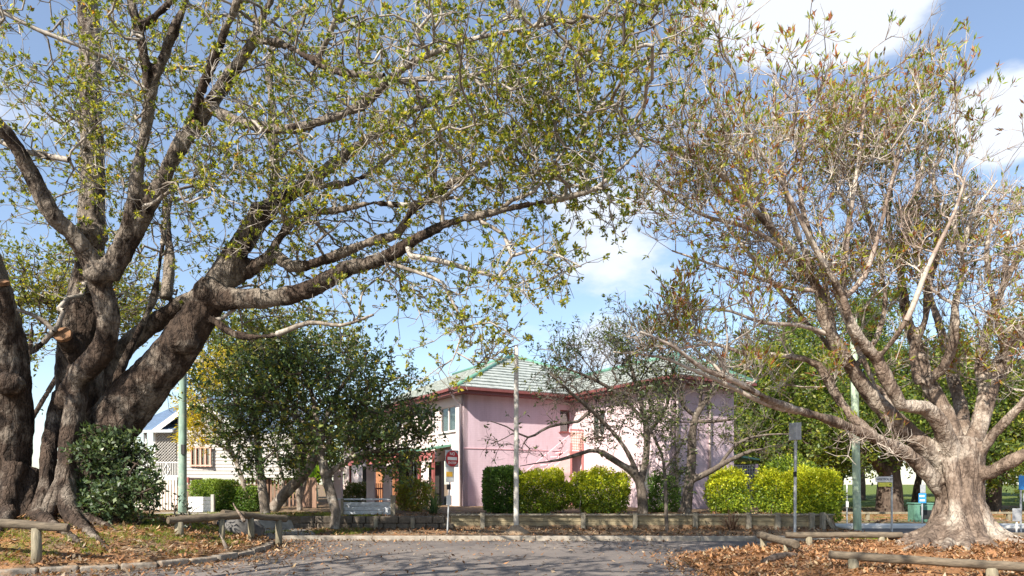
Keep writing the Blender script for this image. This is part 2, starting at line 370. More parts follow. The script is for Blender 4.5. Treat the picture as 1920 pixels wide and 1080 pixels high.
# plan masks: r grass, g dry litter
mm = sdf(MOUND, GX, GY); bb = sdf(BED, GX, GY); vv = sdf(VERGE, GX, GY); pk = sdf(PARK, GX, GY)
grass = np.where(mm > 0, .53 * sst(.1, .8, mm), 0) * (1 - .8 * np.exp(-((GX + 11.5) ** 2 + (GY - 16.5) ** 2) / 6))
grass = np.where((vv > 0) & (GY > 22.8), .45, grass); grass = np.where(pk > 0, np.where(GY > 45, 1.0, .55), grass)
grass = np.where((bb > 0) & (GY > 18.2) & (GX > 8.4) & (GX < 10.8), .9, grass)
lit = np.where(bb > 0, 1.0, 0); lit = np.where(mm > 0, .45, lit); lit = np.where(vv > 0, .35, lit); lit = np.where((pk > 0) & (GY < 40) & (GY > 30), .7, lit)
mask = np.stack([grass.ravel(), lit.ravel(), np.zeros(grass.size)], 1)
def ground_mat():
    m, nt, b, o = new_mat('ground_soil')
    a = nt.nodes.new('ShaderNodeAttribute'); a.attribute_name = 'tint'; sp = nt.nodes.new('ShaderNodeSeparateColor'); nt.links.new(a.outputs['Color'], sp.inputs[0])
    n1 = tex_noise(nt, .8, 8, .65); n2 = tex_noise(nt, 14, 6, .7); n3 = tex_noise(nt, 45, 3, .6)
    soil = ramp(nt, n2, [(.3, (.10, .07, .045)), (.55, (.22, .155, .10)), (.75, (.31, .235, .165))])
    lit_ = ramp(nt, n3, [(.3, (.10, .05, .025)), (.5, (.30, .145, .06)), (.62, (.34, .20, .115)), (.78, (.42, .31, .20))])
    gr = ramp(nt, n2, [(.3, (.045, .065, .018)), (.55, (.12, .155, .035)), (.75, (.20, .22, .06))])
    def mask_(s, k, n):
        ad = nt.nodes.new('ShaderNodeMath'); ad.operation = 'ADD'; nt.links.new(s, ad.inputs[0]); nt.links.new(n, ad.inputs[1])
        f = nt.nodes.new('ShaderNodeMapRange'); f.inputs['From Min'].default_value = k; f.inputs['From Max'].default_value = k + .14; nt.links.new(ad.outputs[0], f.inputs['Value']); return f.outputs[0]
    c = mixc(nt, mask_(sp.outputs[1], .88, n1), soil, lit_); c = mixc(nt, mask_(sp.outputs[0], 1.02, n1), c, gr)
    nt.links.new(c, b.inputs['Base Color']); b.inputs['Roughness'].default_value = .95; b.inputs['Specular IOR Level'].default_value = .1
    bump(nt, b, n2, .8, .04); return m
g = mesh_obj('ground', np.stack([GX, GY, GZ], -1).reshape(-1, 3), gf, ground_mat(), None, True, mask); tag(g, None, None, None, 'structure')

def road_mat():
    m, nt, b, o = new_mat('worn_asphalt')
    n1 = tex_noise(nt, .45, 6, .6); n2 = tex_noise(nt, 60, 3, .7); n3 = tex_noise(nt, 4, 6, .7, (.5, 2, 1))
    c = ramp(nt, n2, [(.3, (.095, .086, .081)), (.55, (.19, .172, .16)), (.75, (.30, .275, .255))])
    c2 = ramp(nt, n1, [(.35, (.72, .72, .74)), (.65, (1.18, 1.14, 1.1))]); c = mixc(nt, 1, c, c2, 'MULTIPLY')
    f = nt.nodes.new('ShaderNodeMapRange'); f.inputs['From Min'].default_value = .52; f.inputs['From Max'].default_value = .75; f.inputs['To Max'].default_value = .5; nt.links.new(n3, f.inputs['Value'])
    c = mixc(nt, f.outputs[0], c, (.27, .19, .13)); nt.links.new(c, b.inputs['Base Color'])
    b.inputs['Roughness'].default_value = .9; b.inputs['Specular IOR Level'].default_value = .2; bump(nt, b, n2, .5, .01)
    tc = nt.nodes.new('ShaderNodeTexCoord'); wn = nt.nodes.new('ShaderNodeTexNoise'); wn.inputs['Scale'].default_value = 1.6; wn.inputs['Detail'].default_value = 6; nt.links.new(tc.outputs['Object'], wn.inputs['Vector'])
    ad = nt.nodes.new('ShaderNodeVectorMath'); ad.operation = 'MULTIPLY_ADD'; ad.inputs[1].default_value = (.9, .9, 0); nt.links.new(wn.outputs['Color'], ad.inputs[0]); nt.links.new(tc.outputs['Object'], ad.inputs[2])
    v = nt.nodes.new('ShaderNodeTexVoronoi'); v.feature = 'DISTANCE_TO_EDGE'; v.inputs['Scale'].default_value = .42; nt.links.new(ad.outputs[0], v.inputs['Vector'])
    e = nt.nodes.new('ShaderNodeMapRange'); e.inputs['From Min'].default_value = .004; e.inputs['From Max'].default_value = .014; nt.links.new(v.outputs['Distance'], e.inputs['Value'])
    c = mixc(nt, .35, c, mixc(nt, e.outputs[0], (.06, .053, .048), c))
    v2 = nt.nodes.new('ShaderNodeTexVoronoi'); v2.inputs['Scale'].default_value = .16; nt.links.new(ad.outputs[0], v2.inputs['Vector']); sc = nt.nodes.new('ShaderNodeSeparateColor'); nt.links.new(v2.outputs['Color'], sc.inputs[0])
    c = mixc(nt, 1, c, ramp(nt, sc.outputs[0], [(.0, (.8, .8, .82)), (1, (1.12, 1.1, 1.08))]), 'MULTIPLY'); nt.links.new(c, b.inputs['Base Color']); return m
mb = MB(); mb.add([(-40, -30, 0), (60, -30, 0), (60, 25.4, 0), (-40, 25.4, 0)], [(0, 1, 2, 3)])
tag(part('road', mb, road_mat()), None, None, None, 'structure')

# left stone kerb
def resample(pts, step):
    out = []; pts = [Vector((*p, 0)) for p in pts]
    for a, b in zip(pts, pts[1:]):
        n = max(1, round((b - a).length / step))
        for k in range(n): out.append(a.lerp(b, k / n))
    out.append(pts[-1]); return out
def kerb(name, pts, step, w, h, mat, gap=.03, irr=.02):
    mb = MB(); q = resample(pts, step)
    for a, b in zip(q, q[1:]):
        d = (b - a).normalized(); j = Vector((random.uniform(-irr, irr), random.uniform(-irr, irr), 0)); zt = h + random.uniform(-irr, irr)
        c = (a + b) / 2 + j; rz = math.atan2(d.y, d.x) + random.uniform(-irr, irr)
        mb.box((c.x, c.y, zt / 2 - .04), ((b - a).length - gap, w, zt + .08), rz)
    o = part(name, mb, mat, None, bevel=min(.03, irr * 1.4) if irr > .005 else .012); tag(o, None, None, None, 'structure'); return o
kerb('kerb', KERB[1:9], .78, .26, .13, M['stone'])
kerb('kerb', [(-7.3, 20.2), (10.3, 19.95), (10.95, 20.3), (11.3, 21.2), (11.55, 24), (11.8, 27)], 1.6, .22, .135, M['concrete'], .008, .004)
mb = MB(); mb.add([(12, 25.4, .06), (70, 25.4, .06), (70, 26.5, .07), (12, 26.5, .07)], [(0, 1, 2, 3)]); mb.add([(12, 25.4, -.05), (70, 25.4, -.05), (70, 25.4, .06), (12, 25.4, .06)], [(0, 1, 2, 3)])
mb.v = [(x, y, z + .045) for x, y, z in mb.v]
tag(part('pavement', mb, M['concrete_pale']), None, None, None, 'structure')
mb = MB(); pa = [(-8.0, 20.5), (-8.4, 21.4), (-9.2, 22.4), (-10.4, 23.4), (-13, 24.4)]; pb_ = [(-5.9, 20.5), (-6.3, 21.6), (-7.2, 22.6), (-8.6, 24.2), (-12.4, 26)]
for (a0, b0), (a1, b1) in zip(zip(pa, pb_), list(zip(pa, pb_))[1:]):
    for k in range(6):
        for l in range(5):
            f_ = lambda s_, t_: tuple((np.array(a0) * (1 - s_) + np.array(b0) * s_) * (1 - t_) + (np.array(a1) * (1 - s_) + np.array(b1) * s_) * t_)
            q = [f_(k / 6, l / 5), f_((k + 1) / 6, l / 5), f_((k + 1) / 6, (l + 1) / 5), f_(k / 6, (l + 1) / 5)]; mb.add([(x, y, gz(x, y) + .035) for x, y in q], [(0, 1, 2, 3)])
tag(part('path', mb, M['concrete']), None, None, None, 'structure')

# ------------------------------------------------------------------ vegetation engine
def frustums(p0, p1, r0, r1, n):
    p0 = np.asarray(p0); p1 = np.asarray(p1); d = p1 - p0; L = np.linalg.norm(d, axis=1, keepdims=True) + 1e-9; d = d / L
    ref = np.where(np.abs(d[:, 2:3]) < .9, np.array([[0, 0, 1.]]), np.array([[1., 0, 0]])); x = np.cross(d, ref); x /= np.linalg.norm(x, axis=1, keepdims=True) + 1e-9
    y = np.cross(d, x); N = len(p0); a = np.arange(n) * 2 * np.pi / n
    ring = x[:, None, :] * np.cos(a)[None, :, None] + y[:, None, :] * np.sin(a)[None, :, None]
    v = np.concatenate([p0[:, None] + ring * np.asarray(r0)[:, None, None], p1[:, None] + ring * np.asarray(r1)[:, None, None]], 1).reshape(-1, 3)
    k = np.arange(n); q = np.stack([k, (k + 1) % n, n + (k + 1) % n, n + k], 1)
    f = (q[None] + (np.arange(N) * 2 * n)[:, None, None]).reshape(-1, 4); return v, f
def unit(a): return a / (np.linalg.norm(a, axis=-1, keepdims=True) + 1e-9)
def leaves(pos, dirs, length, ratio, palette, weights, fold=.18, shade=None):
    N = len(pos); dirs = unit(dirs); r = unit(rng.normal(size=(N, 3)))
    side = unit(np.cross(dirs, r)); nrm = np.cross(side, dirs); L = (length * rng.uniform(.65, 1.25, N))[:, None]; w = L * ratio * .5
    mid = pos + dirs * L * .45
    v = np.stack([pos, mid + side * w + nrm * w * fold * 2, pos + dirs * L - nrm * L * .1, mid - side * w + nrm * w * fold * 2], 1).reshape(-1, 3)
    f = np.arange(4 * N).reshape(-1, 4); pal = np.array(palette); ci = rng.choice(len(pal), N, p=np.array(weights) / sum(weights))
    c = pal[ci] * rng.uniform(.75, 1.25, (N, 1)); return v, f, np.repeat(c, 4, 0)
def catmull(pts, rad, step):
    P_ = [np.array(p) for p in pts]; out = []; rr = []
    for i in range(len(P_) - 1):
        a = P_[max(i - 1, 0)]; b = P_[i]; c = P_[i + 1]; d = P_[min(i + 2, len(P_) - 1)]
        n = max(1, int(np.linalg.norm(c - b) / step))
        for k in range(n):
            t = k / n; out.append(.5 * (2 * b + (c - a) * t + (2 * a - 5 * b + 4 * c - d) * t * t + (3 * b - a - 3 * c + d) * t ** 3)); rr.append(rad[i] * (1 - t) + rad[i + 1] * t)
    out.append(P_[-1]); rr.append(rad[-1]); return np.array(out), np.array(rr)
def limb_world(l):           # (u, v, width px, Y)
    return [P(u, v, Y) for u, v, w, Y in l], [max(.012, w * .5 / F * Y) for u, v, w, Y in l]
CLUMP = .8
def px_blob(u, v, Y, ru, rv, ry, n, zmin=.3):
    c = np.array(P(u, v, Y)); s = np.array([ru / F * Y, ry, rv / F * Y]); q = unit(rng.normal(size=(n, 3))) * rng.uniform(0, 1, (n, 1)) ** .42
    k = max(1, n // 11); cc = q[:k]; sel = rng.integers(0, k, n); q2 = cc[sel] * s + rng.normal(size=(n, 3)) * min(.45, s.min() * .3)
    p = c + np.where((rng.random(n) < CLUMP)[:, None], q2, q * s); return p[p[:, 2] > zmin]
def ball(x, y, z, rx, ry, rz, n):
    return np.array([x, y, z]) + unit(rng.normal(size=(n, 3))) * rng.uniform(0, 1, (n, 1)) ** .42 * np.array([rx, ry, rz])
def grow(limbs, attr, bf=.12, step=.3, curve=.35, wob=.05):
    pos = []; par = []; rad = []; plen = []; dirs = []
    for pts, rr in limbs:
        if pos:
            A = np.array(pos); j = int(np.argmin(((A - pts[0]) ** 2).sum(1))); base = plen[j]
        else: j = -1; base = 0.
        for k in range(len(pts)):
            d = unit(pts[min(k + 1, len(pts) - 1)] - pts[max(k - 1, 0)])
            pos.append(pts[k]); par.append(j); rad.append(rr[k]); plen.append(base); dirs.append(d)
            j = len(pos) - 1
            if k + 1 < len(pts): base += np.linalg.norm(pts[k + 1] - pts[k])
    nl = len(pos); cap = nl + len(attr) * 14 + 10
    PA = np.zeros((cap, 3)); PL = np.zeros(cap); DI = np.zeros((cap, 3)); PAR = np.full(cap, -1); RM = np.zeros(cap)
    PA[:nl] = pos; PL[:nl] = plen; DI[:nl] = dirs; PAR[:nl] = par; RM[:nl] = rad; n = nl
    thin = RM[:nl]; pen = np.zeros(cap); pen[:nl] = np.clip((thin - .07) * 8, 0, 2.2)      # side shoots leave slim wood rather than the bole
    d0 = np.array([np.min(((PA[:nl] - a) ** 2).sum(1)) for a in attr]); order = np.argsort(d0); tips = []
    for ai in order:
        a = attr[ai]; dv = a - PA[:n]; dist = np.sqrt((dv ** 2).sum(1)); back = (dv * DI[:n]).sum(1) / (dist + 1e-6)
        j = int(np.argmin(dist * (1.25 - .25 * back) + bf * PL[:n] + pen[:n])); L = dist[j]
        if L < .06: continue
        m = max(1, min(12, int(math.ceil(L / step)))); ctrl = PA[j] + DI[j] * L * curve; prev = j
        for k in range(1, m + 1):
            t = k / m; p = (1 - t) ** 2 * PA[j] + 2 * t * (1 - t) * ctrl + t * t * a
            if k < m: p = p + rng.normal(size=3) * wob * min(1, L)
            PA[n] = p; PAR[n] = prev; PL[n] = PL[prev] + np.linalg.norm(p - PA[prev]); DI[n] = unit(p - PA[prev]); prev = n; n += 1
        tips.append(prev)
    PA = PA[:n]; PAR = PAR[:n]; RM = RM[:n]; cnt = np.zeros(n)
    for t in tips: cnt[t] += 1
    for k in range(n - 1, nl - 1, -1):
        if PAR[k] >= 0: cnt[PAR[k]] += cnt[k]
    return PA, PAR, RM, cnt, nl, np.array(tips), DI[:n]

def voxel_trunk(name, mb, mat, parent, vox, rough=.03, freq=2.2, smooth=2):
    me = bpy.data.meshes.new('tmp'); me.from_pydata(mb.v, [], mb.f); me.update(); o = bpy.data.objects.new('tmp', me); COL.objects.link(o)
    m = o.modifiers.new('r', 'REMESH'); m.mode = 'VOXEL'; m.voxel_size = vox; m.use_smooth_shade = True
    s = o.modifiers.new('s', 'SMOOTH'); s.iterations = smooth; s.factor = .5
    dg = bpy.context.evaluated_depsgraph_get(); e = bpy.data.meshes.new_from_object(o.evaluated_get(dg)); bpy.data.objects.remove(o)
    n = len(e.vertices); co = np.zeros(n * 3); e.vertices.foreach_get('co', co); co = co.reshape(-1, 3); nr = np.zeros(n * 3); e.vertices.foreach_get('normal', nr); nr = nr.reshape(-1, 3)
    h = np.array([noise.noise(Vector((p[0] * freq, p[1] * freq, p[2] * freq * .5))) - .9 * abs(noise.noise(Vector((p[0] * freq * 2.2, p[1] * freq * 2.2, p[2] * freq * .8)))) + .3 * noise.noise(Vector((p[0] * freq * 6, p[1] * freq * 6, p[2] * freq * 3))) for p in co])
    co = co + nr * (h * rough)[:, None] - np.array(LOC[parent.name]); e.vertices.foreach_set('co', co.astype(np.float32).ravel()); e.update()
    e.polygons.foreach_set('use_smooth', np.ones(len(e.polygons), dtype=bool)); e.materials.clear(); e.materials.append(mat); e.name = name
    t = bpy.data.objects.new(name, e); COL.objects.link(t); t.parent = parent; LOC[t.name] = LOC[parent.name]; return t

def make_tree(name, label, limbs, blobs, base, mats, leaf, cat='tree', group=None, vox=.045, extra=None, tip_r=.006, expo=.42, twigs=3, twig_len=.32, bf=.12, rmin_vox=.055, wob=.05, step=.3, rough=.03, curve=.35, world=False, leafless=0.0, twig_up=.25):
    root = thing(name, label, cat, base, group)
    lw = []
    for l in limbs:
        p, r = ([q[:3] for q in l], [q[3] for q in l]) if world else limb_world(l); lw.append(catmull(p, r, .28))
    attr = np.concatenate([(ball(*b) if world else px_blob(*b)) for b in blobs]) if blobs else np.zeros((0, 3))
    PA, PAR, RM, cnt, nl, tips, DI = grow(lw, attr, bf, step, curve, wob)
    rr = np.maximum(tip_r * np.maximum(cnt, 1) ** expo, 0); rr[:nl] = np.maximum(RM[:nl], .0)
    par_r = np.where(PAR >= 0, rr[np.maximum(PAR, 0)], rr)
    # trunk and main limbs: one fused skin
    mb = MB()
    for pts, r in lw:
        k = len(r)
        while k > 2 and r[k - 1] < rmin_vox: k -= 1
        if r[0] > rmin_vox and k >= 2: mb.tube([tuple(p) for p in pts[:k]], list(r[:k]), 12)
    if extra: extra(mb)
    if mb.v: voxel_trunk('trunk', mb, mats[0], root, vox, rough)
    # branches
    sel = np.where(PAR >= 0)[0]; sel = sel[(rr[sel] < rmin_vox * 1.15)]
    p0 = PA[PAR[sel]]; p1 = PA[sel]; r1 = rr[sel]; r0 = np.minimum(par_r[sel], r1 * 1.35)
    thick = r1 > .02
    V = []; Fc = []; o = 0
    for msk, n in ((thick, 7), (~thick, 4)):
        if msk.any():
            v, f = frustums(p0[msk], p1[msk], r0[msk], r1[msk], n); V.append(v); Fc.append(f + o); o += len(v)
    # twigs at the tips
    T = len(tips)
    if T:
        ti = np.repeat(tips, twigs); d = unit(DI[ti] * .8 + rng.normal(size=(len(ti), 3)) * .65 + np.array([0, 0, twig_up])); L = rng.uniform(.5, 1.2, len(ti))[:, None] * twig_len
        a = PA[ti]; mid = a + d * L * .55; d2 = unit(d + rng.normal(size=d.shape) * .35 + np.array([0, 0, twig_up * .6])); b = mid + d2 * L * .45
        rt = np.full(len(ti), tip_r * .75)
        v, f = frustums(a, mid, rt * 1.2, rt, 3); V.append(v); Fc.append(f + o); o += len(v)
        v, f = frustums(mid, b, rt, rt * .6, 3); V.append(v); Fc.append(f + o); o += len(v)
    if V: mesh_obj('branches', np.concatenate(V), np.concatenate(Fc), mats[1], root, True)
    if T and leaf:
        keep = rng.random(len(b)) > leafless
        if leaf.get('patchy'):
            pn = np.array([noise.noise(Vector(p * leaf['patchy'][0])) for p in b]); keep &= pn > leaf['patchy'][1]
        b = b[keep]; d2 = d2[keep]; mid = mid[keep]
        k = leaf['n']; bp = np.repeat(b, k, 0); dp = np.repeat(d2, k, 0); md = np.repeat(mid, k, 0)
        t = rng.uniform(0, 1, (len(bp), 1)) ** 2 * leaf.get('along', .5); pos = bp * (1 - t) + md * t + rng.normal(size=bp.shape) * leaf.get('jit', .015)
        ld = unit(dp * leaf.get('fwd', .6) + rng.normal(size=dp.shape) * leaf.get('spread', .7) + np.array([0, 0, leaf.get('up', .1)]))
        v, f, c = leaves(pos, ld, leaf['len'], leaf['ratio'], leaf['pal'], leaf['w'])
        # slow drift of leaf colour through the crown
        dr = np.array([noise.noise(Vector(p * .5)) for p in pos]); c = c * (1 + .35 * np.repeat(dr, 4)[:, None] * np.array([[1.2, .8, .6]])); c = np.clip(c, .005, .9)
        mesh_obj('crown', v, f, mats[2], root, False, c)
    return root

# ---- the large spreading fig on the grass mound
BIG = [
 # trunk masses
 [(140, 985, 70, 18.3), (146, 900, 66, 18.2), (150, 800, 70, 18.0), (150, 700, 80, 17.7), (160, 600, 77.3, 17.50), (168, 500, 54.2, 17.50), (172, 400, 45.9, 17.60), (175, 300, 42.7, 17.70), (170, 200, 39.6, 17.80), (168, 100, 38.0, 17.90), (166, 0, 36.4, 18.00), (160, -150, 28.5, 18.20), (170, -300, 15.8, 18.40)],
 [(10, 990, 84.6, 16.60), (12, 900, 77.3, 16.60), (18, 800, 77.3, 16.50), (16, 700, 73.6, 16.40), (2, 600, 62.6, 16.30), (-22, 500, 52.4, 16.20), (-60, 380, 50.8, 16.00), (-120, 220, 38.0, 15.60), (-190, 60, 28.5, 15.20)],
 [(165, 950, 82.8, 17.60), (180, 850, 95.7, 17.40), (238, 762, 92.0, 17.10), (312, 680, 77.3, 16.90), (365, 605, 68.1, 16.80), (402, 548, 54.2, 16.80), (445, 470, 44.3, 16.80), (490, 405, 38.0, 16.85), (530, 372, 31.6, 16.77), (590, 335, 26.9, 16.59), (650, 290, 22.2, 16.42), (720, 240, 17.4, 16.19), (800, 195, 11.0, 15.92), (870, 165, 6.3, 15.60)],
 [(-22, 500, 39.6, 16.2), (-160, 380, 34.8, 15.2), (-320, 230, 28.5, 13.8), (-520, 80, 19.0, 12.2), (-700, -40, 9.5, 11)],  # limb out of view at front left, its leaves shade the trunk
 [(-320, 230, 19.0, 13.8), (-420, 260, 14.3, 12.6), (-560, 180, 7.9, 11.4)],
 # pale banded limb in front
 [(120, 760, 36.4, 16.70), (150, 705, 42.7, 16.40), (190, 660, 45.9, 16.20), (203, 600, 42.7, 16.00), (190, 545, 41.1, 15.90), (180, 505, 41.1, 15.80), (165, 480, 36.4, 15.60), (130, 435, 33.2, 15.30), (90, 390, 31.6, 15.00), (55, 320, 30.1, 14.70), (20, 260, 28.5, 14.40), (-40, 190, 25.3, 14.00), (-130, 90, 17.4, 13.60)],
 [(185, 530, 39.6, 15.90), (205, 505, 36.4, 15.80), (230, 450, 30.1, 15.60), (252, 380, 26.9, 15.40), (262, 300, 23.7, 15.20), (283, 180, 21.3, 14.90), (310, 100, 19.0, 14.70), (345, 10, 15.8, 14.40), (375, -80, 12.7, 14.10)],
 [(283, 180, 20.6, 14.90), (270, 110, 20.6, 14.60), (260, 50, 19.0, 14.40), (240, -20, 15.8, 14.20), (225, -120, 11.0, 14.00)],
 [(262, 55, 15.8, 14.40), (290, 30, 15.8, 14.20), (330, -5, 14.3, 14.00), (390, -60, 11.0, 13.70)],
 [(205, 520, 36.4, 15.80), (240, 460, 33.2, 15.70), (290, 365, 31.6, 15.50), (340, 270, 30.1, 15.30), (392, 200, 28.5, 15.10), (435, 135, 25.3, 14.90), (470, 85, 23.7, 14.70), (490, 40, 17.4, 14.55), (520, -30, 14.3, 14.22), (560, -120, 9.5, 13.83)],
 [(398, 205, 23.7, 15.10), (425, 218, 22.2, 14.90), (470, 234, 20.6, 14.70), (540, 242, 19.8, 14.12), (620, 222, 19.0, 13.45), (680, 195, 17.4, 12.98), (718, 160, 15.8, 12.60), (760, 125, 12.7, 12.21), (830, 92, 10.3, 11.68), (900, 70, 7.9, 11.16), (1000, 50, 4.8, 10.50)],
 [(720, 150, 11.0, 12.59), (800, 148, 8.7, 12.12), (880, 142, 6.3, 11.65), (960, 120, 4.0, 11.18)],
 [(475, 75, 17.4, 14.70), (520, 80, 15.8, 14.32), (560, 97, 15.8, 13.93), (595, 118, 15.8, 13.57), (640, 136, 12.7, 13.16), (720, 142, 10.3, 12.59)],
 [(595, 112, 11.0, 13.57), (620, 60, 10.3, 13.25), (645, -10, 7.9, 12.94)],
 # long low horizontal limbs
 [(380, 570, 50.8, 16.80), (430, 560, 39.6, 16.50), (520, 558, 34.8, 16.02), (595, 535, 33.2, 15.37), (650, 505, 30.1, 14.82), (720, 485, 26.1, 14.19), (785, 445, 22.2, 13.69), (850, 415, 19.8, 13.19), (930, 398, 17.4, 12.62), (990, 384, 15.0, 12.25), (1060, 370, 11.9, 11.82), (1120, 352, 8.7, 11.45), (1170, 310, 6.3, 11.30), (1200, 280, 4.0, 11.20)],
 [(395, 545, 34.8, 16.80), (440, 525, 28.5, 16.90), (490, 492, 26.9, 16.95), (520, 480, 25.3, 16.82), (545, 500, 23.7, 16.60), (595, 492, 22.2, 16.27), (650, 470, 21.3, 15.82), (700, 452, 19.8, 15.48), (745, 440, 18.2, 15.18), (770, 398, 15.8, 14.86), (830, 355, 14.3, 14.48), (880, 325, 12.7, 14.05), (950, 280, 8.7, 13.63), (1010, 225, 5.5, 13.15), (1040, 180, 3.1, 12.92)],
 [(830, 355, 7.9, 14.48), (780, 300, 7.9, 14.62), (725, 240, 6.3, 14.67), (700, 200, 4.8, 14.68)],
 [(500, 480, 17.4, 16.91), (560, 405, 15.8, 16.73), (630, 395, 14.3, 16.41), (700, 380, 11.9, 16.18), (760, 385, 9.5, 16.01), (850, 370, 6.3, 15.69)],
 [(560, 350, 15.8, 16.63), (640, 345, 14.3, 16.26), (700, 320, 11.0, 15.98), (780, 250, 7.9, 15.62), (860, 235, 4.8, 15.25)],
 [(930, 400, 9.5, 12.62), (960, 375, 7.9, 12.58), (1000, 360, 6.3, 12.50), (1060, 280, 4.8, 12.32), (1100, 240, 3.1, 12.24)],
 [(770, 480, 10.3, 13.76), (830, 490, 10.3, 13.38), (880, 505, 8.7, 13.05), (935, 520, 6.3, 12.70)],
 [(900, 415, 7.9, 12.86), (945, 440, 7.1, 12.45), (960, 480, 6.3, 12.18), (1000, 468, 5.5, 11.90), (1050, 480, 4.0, 11.57), (1090, 500, 2.4, 11.28)],
 [(960, 480, 5.5, 12.18), (935, 520, 6.3, 12.30), (960, 500, 4.0, 12.08), (1000, 550, 2.4, 11.80)],
 [(720, 490, 7.9, 14.19), (830, 530, 6.3, 13.58), (850, 570, 5.5, 13.39), (870, 615, 4.8, 13.20), (855, 660, 3.1, 13.27), (900, 680, 2.4, 13.06)],
 [(870, 615, 4.0, 13.20), (920, 605, 3.1, 12.97), (975, 640, 2.4, 12.72)],
 [(400, 600, 17.4, 16.60), (430, 622, 15.0, 16.40), (470, 632, 13.4, 16.20), (520, 626, 11.0, 15.82), (580, 605, 8.7, 15.34), (640, 610, 6.3, 14.86), (700, 590, 4.8, 14.38)],
 # behind
 [(165, 780, 44.3, 18.20), (205, 690, 38.0, 18.50), (262, 625, 34.8, 18.70), (330, 580, 33.2, 18.80), (385, 540, 31.6, 18.70), (440, 460, 23.7, 19.00), (500, 400, 19.0, 19.21), (515, 340, 19.0, 19.34), (512, 250, 17.4, 19.45), (506, 130, 14.3, 19.58), (520, 70, 11.0, 19.62), (575, 10, 7.1, 19.56)],
 [(215, 720, 17.4, 17.00), (245, 650, 14.3, 17.20), (285, 570, 12.7, 17.40), (302, 480, 11.0, 17.60), (310, 420, 7.9, 17.80), (330, 340, 4.8, 18.00)],
 [(310, 560, 20.6, 18.60), (318, 490, 19.0, 18.80), (315, 430, 15.8, 19.00), (310, 350, 11.0, 19.20), (330, 270, 6.3, 19.40)],
 [(60, 660, 11.0, 16.50), (100, 620, 9.5, 16.30), (60, 590, 7.9, 16.20), (30, 580, 6.3, 16.00)],
 [(130, 300, 11.0, 14.90), (50, 285, 10.3, 15.10), (10, 270, 9.5, 15.30), (-60, 230, 6.3, 15.50)],
 [(0, 20, 7.9, 14.00), (80, 60, 7.9, 14.20), (160, 90, 7.1, 14.40), (240, 130, 6.3, 14.90)],
 # towards the viewer and over the road
  [(345, 265, 19.0, 15.30), (420, 60, 17.4, 14.00), (520, -160, 14.3, 12.62), (640, -420, 9.5, 10.86)],
]
def big_extra(mb):
    def t(l, n=12):
        p, r = limb_world(l); q, s = catmull(p, r, .2); mb.tube([tuple(x) for x in q], list(s), n)
    # root columns and ground roots
    t([(118, 740, 34, 17.2), (98, 800, 30, 16.8), (92, 850, 29, 16.4), (88, 905, 30, 16.2), (78, 945, 36, 16.05), (66, 980, 30, 15.9)])
    t([(150, 690, 46, 16.8), (142, 760, 40, 16.4), (130, 840, 36, 16.1), (124, 900, 37, 15.9), (128, 945, 36, 15.7), (142, 985, 26, 15.4), (163, 1012, 20, 14.9), (185, 1040, 10, 14.3)])
    t([(118, 905, 30, 15.9), (95, 950, 30, 15.8), (85, 985, 26, 15.6), (70, 1000, 14, 15.2)])
    t([(30, 870, 44, 16.3), (14, 930, 36, 16.0), (0, 975, 26, 15.6), (-30, 1010, 18, 15.0), (-60, 1030, 12, 14.4)])
    t([(60, 880, 34, 16.6), (48, 950, 34, 16.2), (40, 1000, 22, 15.8)])
    t([(140, 960, 26, 16.0), (190, 985, 18, 15.8), (215, 1005, 9, 15.5)])
    t([(60, 985, 20, 15.6), (105, 1003, 17, 14.9), (140, 1022, 15, 14.3), (165, 1040, 9, 13.9)])
    t([(170, 890, 60, 17.4), (200, 945, 40, 17.2), (235, 975, 20, 16.9)])
    t([(152, 690, 40, 17.2), (138, 655, 40, 16.95), (120, 630, 34, 16.5)])       # pruned stub
    t([(10, 640, 40, 16.2), (4, 560, 36, 15.9), (0, 535, 30, 15.8)])
    def root(l):
        pts = [Vector((PX(u, Y), Y, gz(PX(u, Y), Y) + dz)) for u, Y, w, dz in l]; q, s_ = catmull([tuple(p) for p in pts], [w / 2 / F * Y for u, Y, w, dz in l], .15); mb.tube([tuple(x) for x in q], list(s_), 10)
    root([(130, 15.7, 34, .25), (150, 15.2, 26, .06), (172, 14.6, 20, .03), (196, 14.1, 14, .0), (216, 13.7, 8, -.05)])
    root([(70, 15.6, 30, .15), (102, 14.9, 20, .04), (134, 14.3, 17, .02), (158, 13.9, 12, -.01), (175, 13.6, 7, -.06)])
    root([(140, 15.8, 26, .2), (185, 15.6, 17, .04), (215, 15.2, 12, .0), (240, 14.9, 7, -.05)])
    root([(20, 15.6, 32, .2), (5, 14.7, 22, .05), (-10, 13.8, 14, .0), (10, 13.2, 7, -.06)])
    # knots and burls
    for u, v, Y, r in ((182, 512, 15.6, .30), (172, 440, 17.4, .40), (395, 550, 16.6, .42), (345, 640, 16.5, .40), (490, 400, 16.9, .30), (20, 720, 15.9, .35), (215, 800, 16.8, .4)):
        c = P(u, v, Y); vs = []; fs = []
        mb.tube([c + Vector((0, 0, -r * .8)), c + Vector((0, 0, -r * .4)), c, c + Vector((0, 0, r * .4)), c + Vector((0, 0, r * .8))], [r * .5, r * .9, r, r * .9, r * .5], 12)
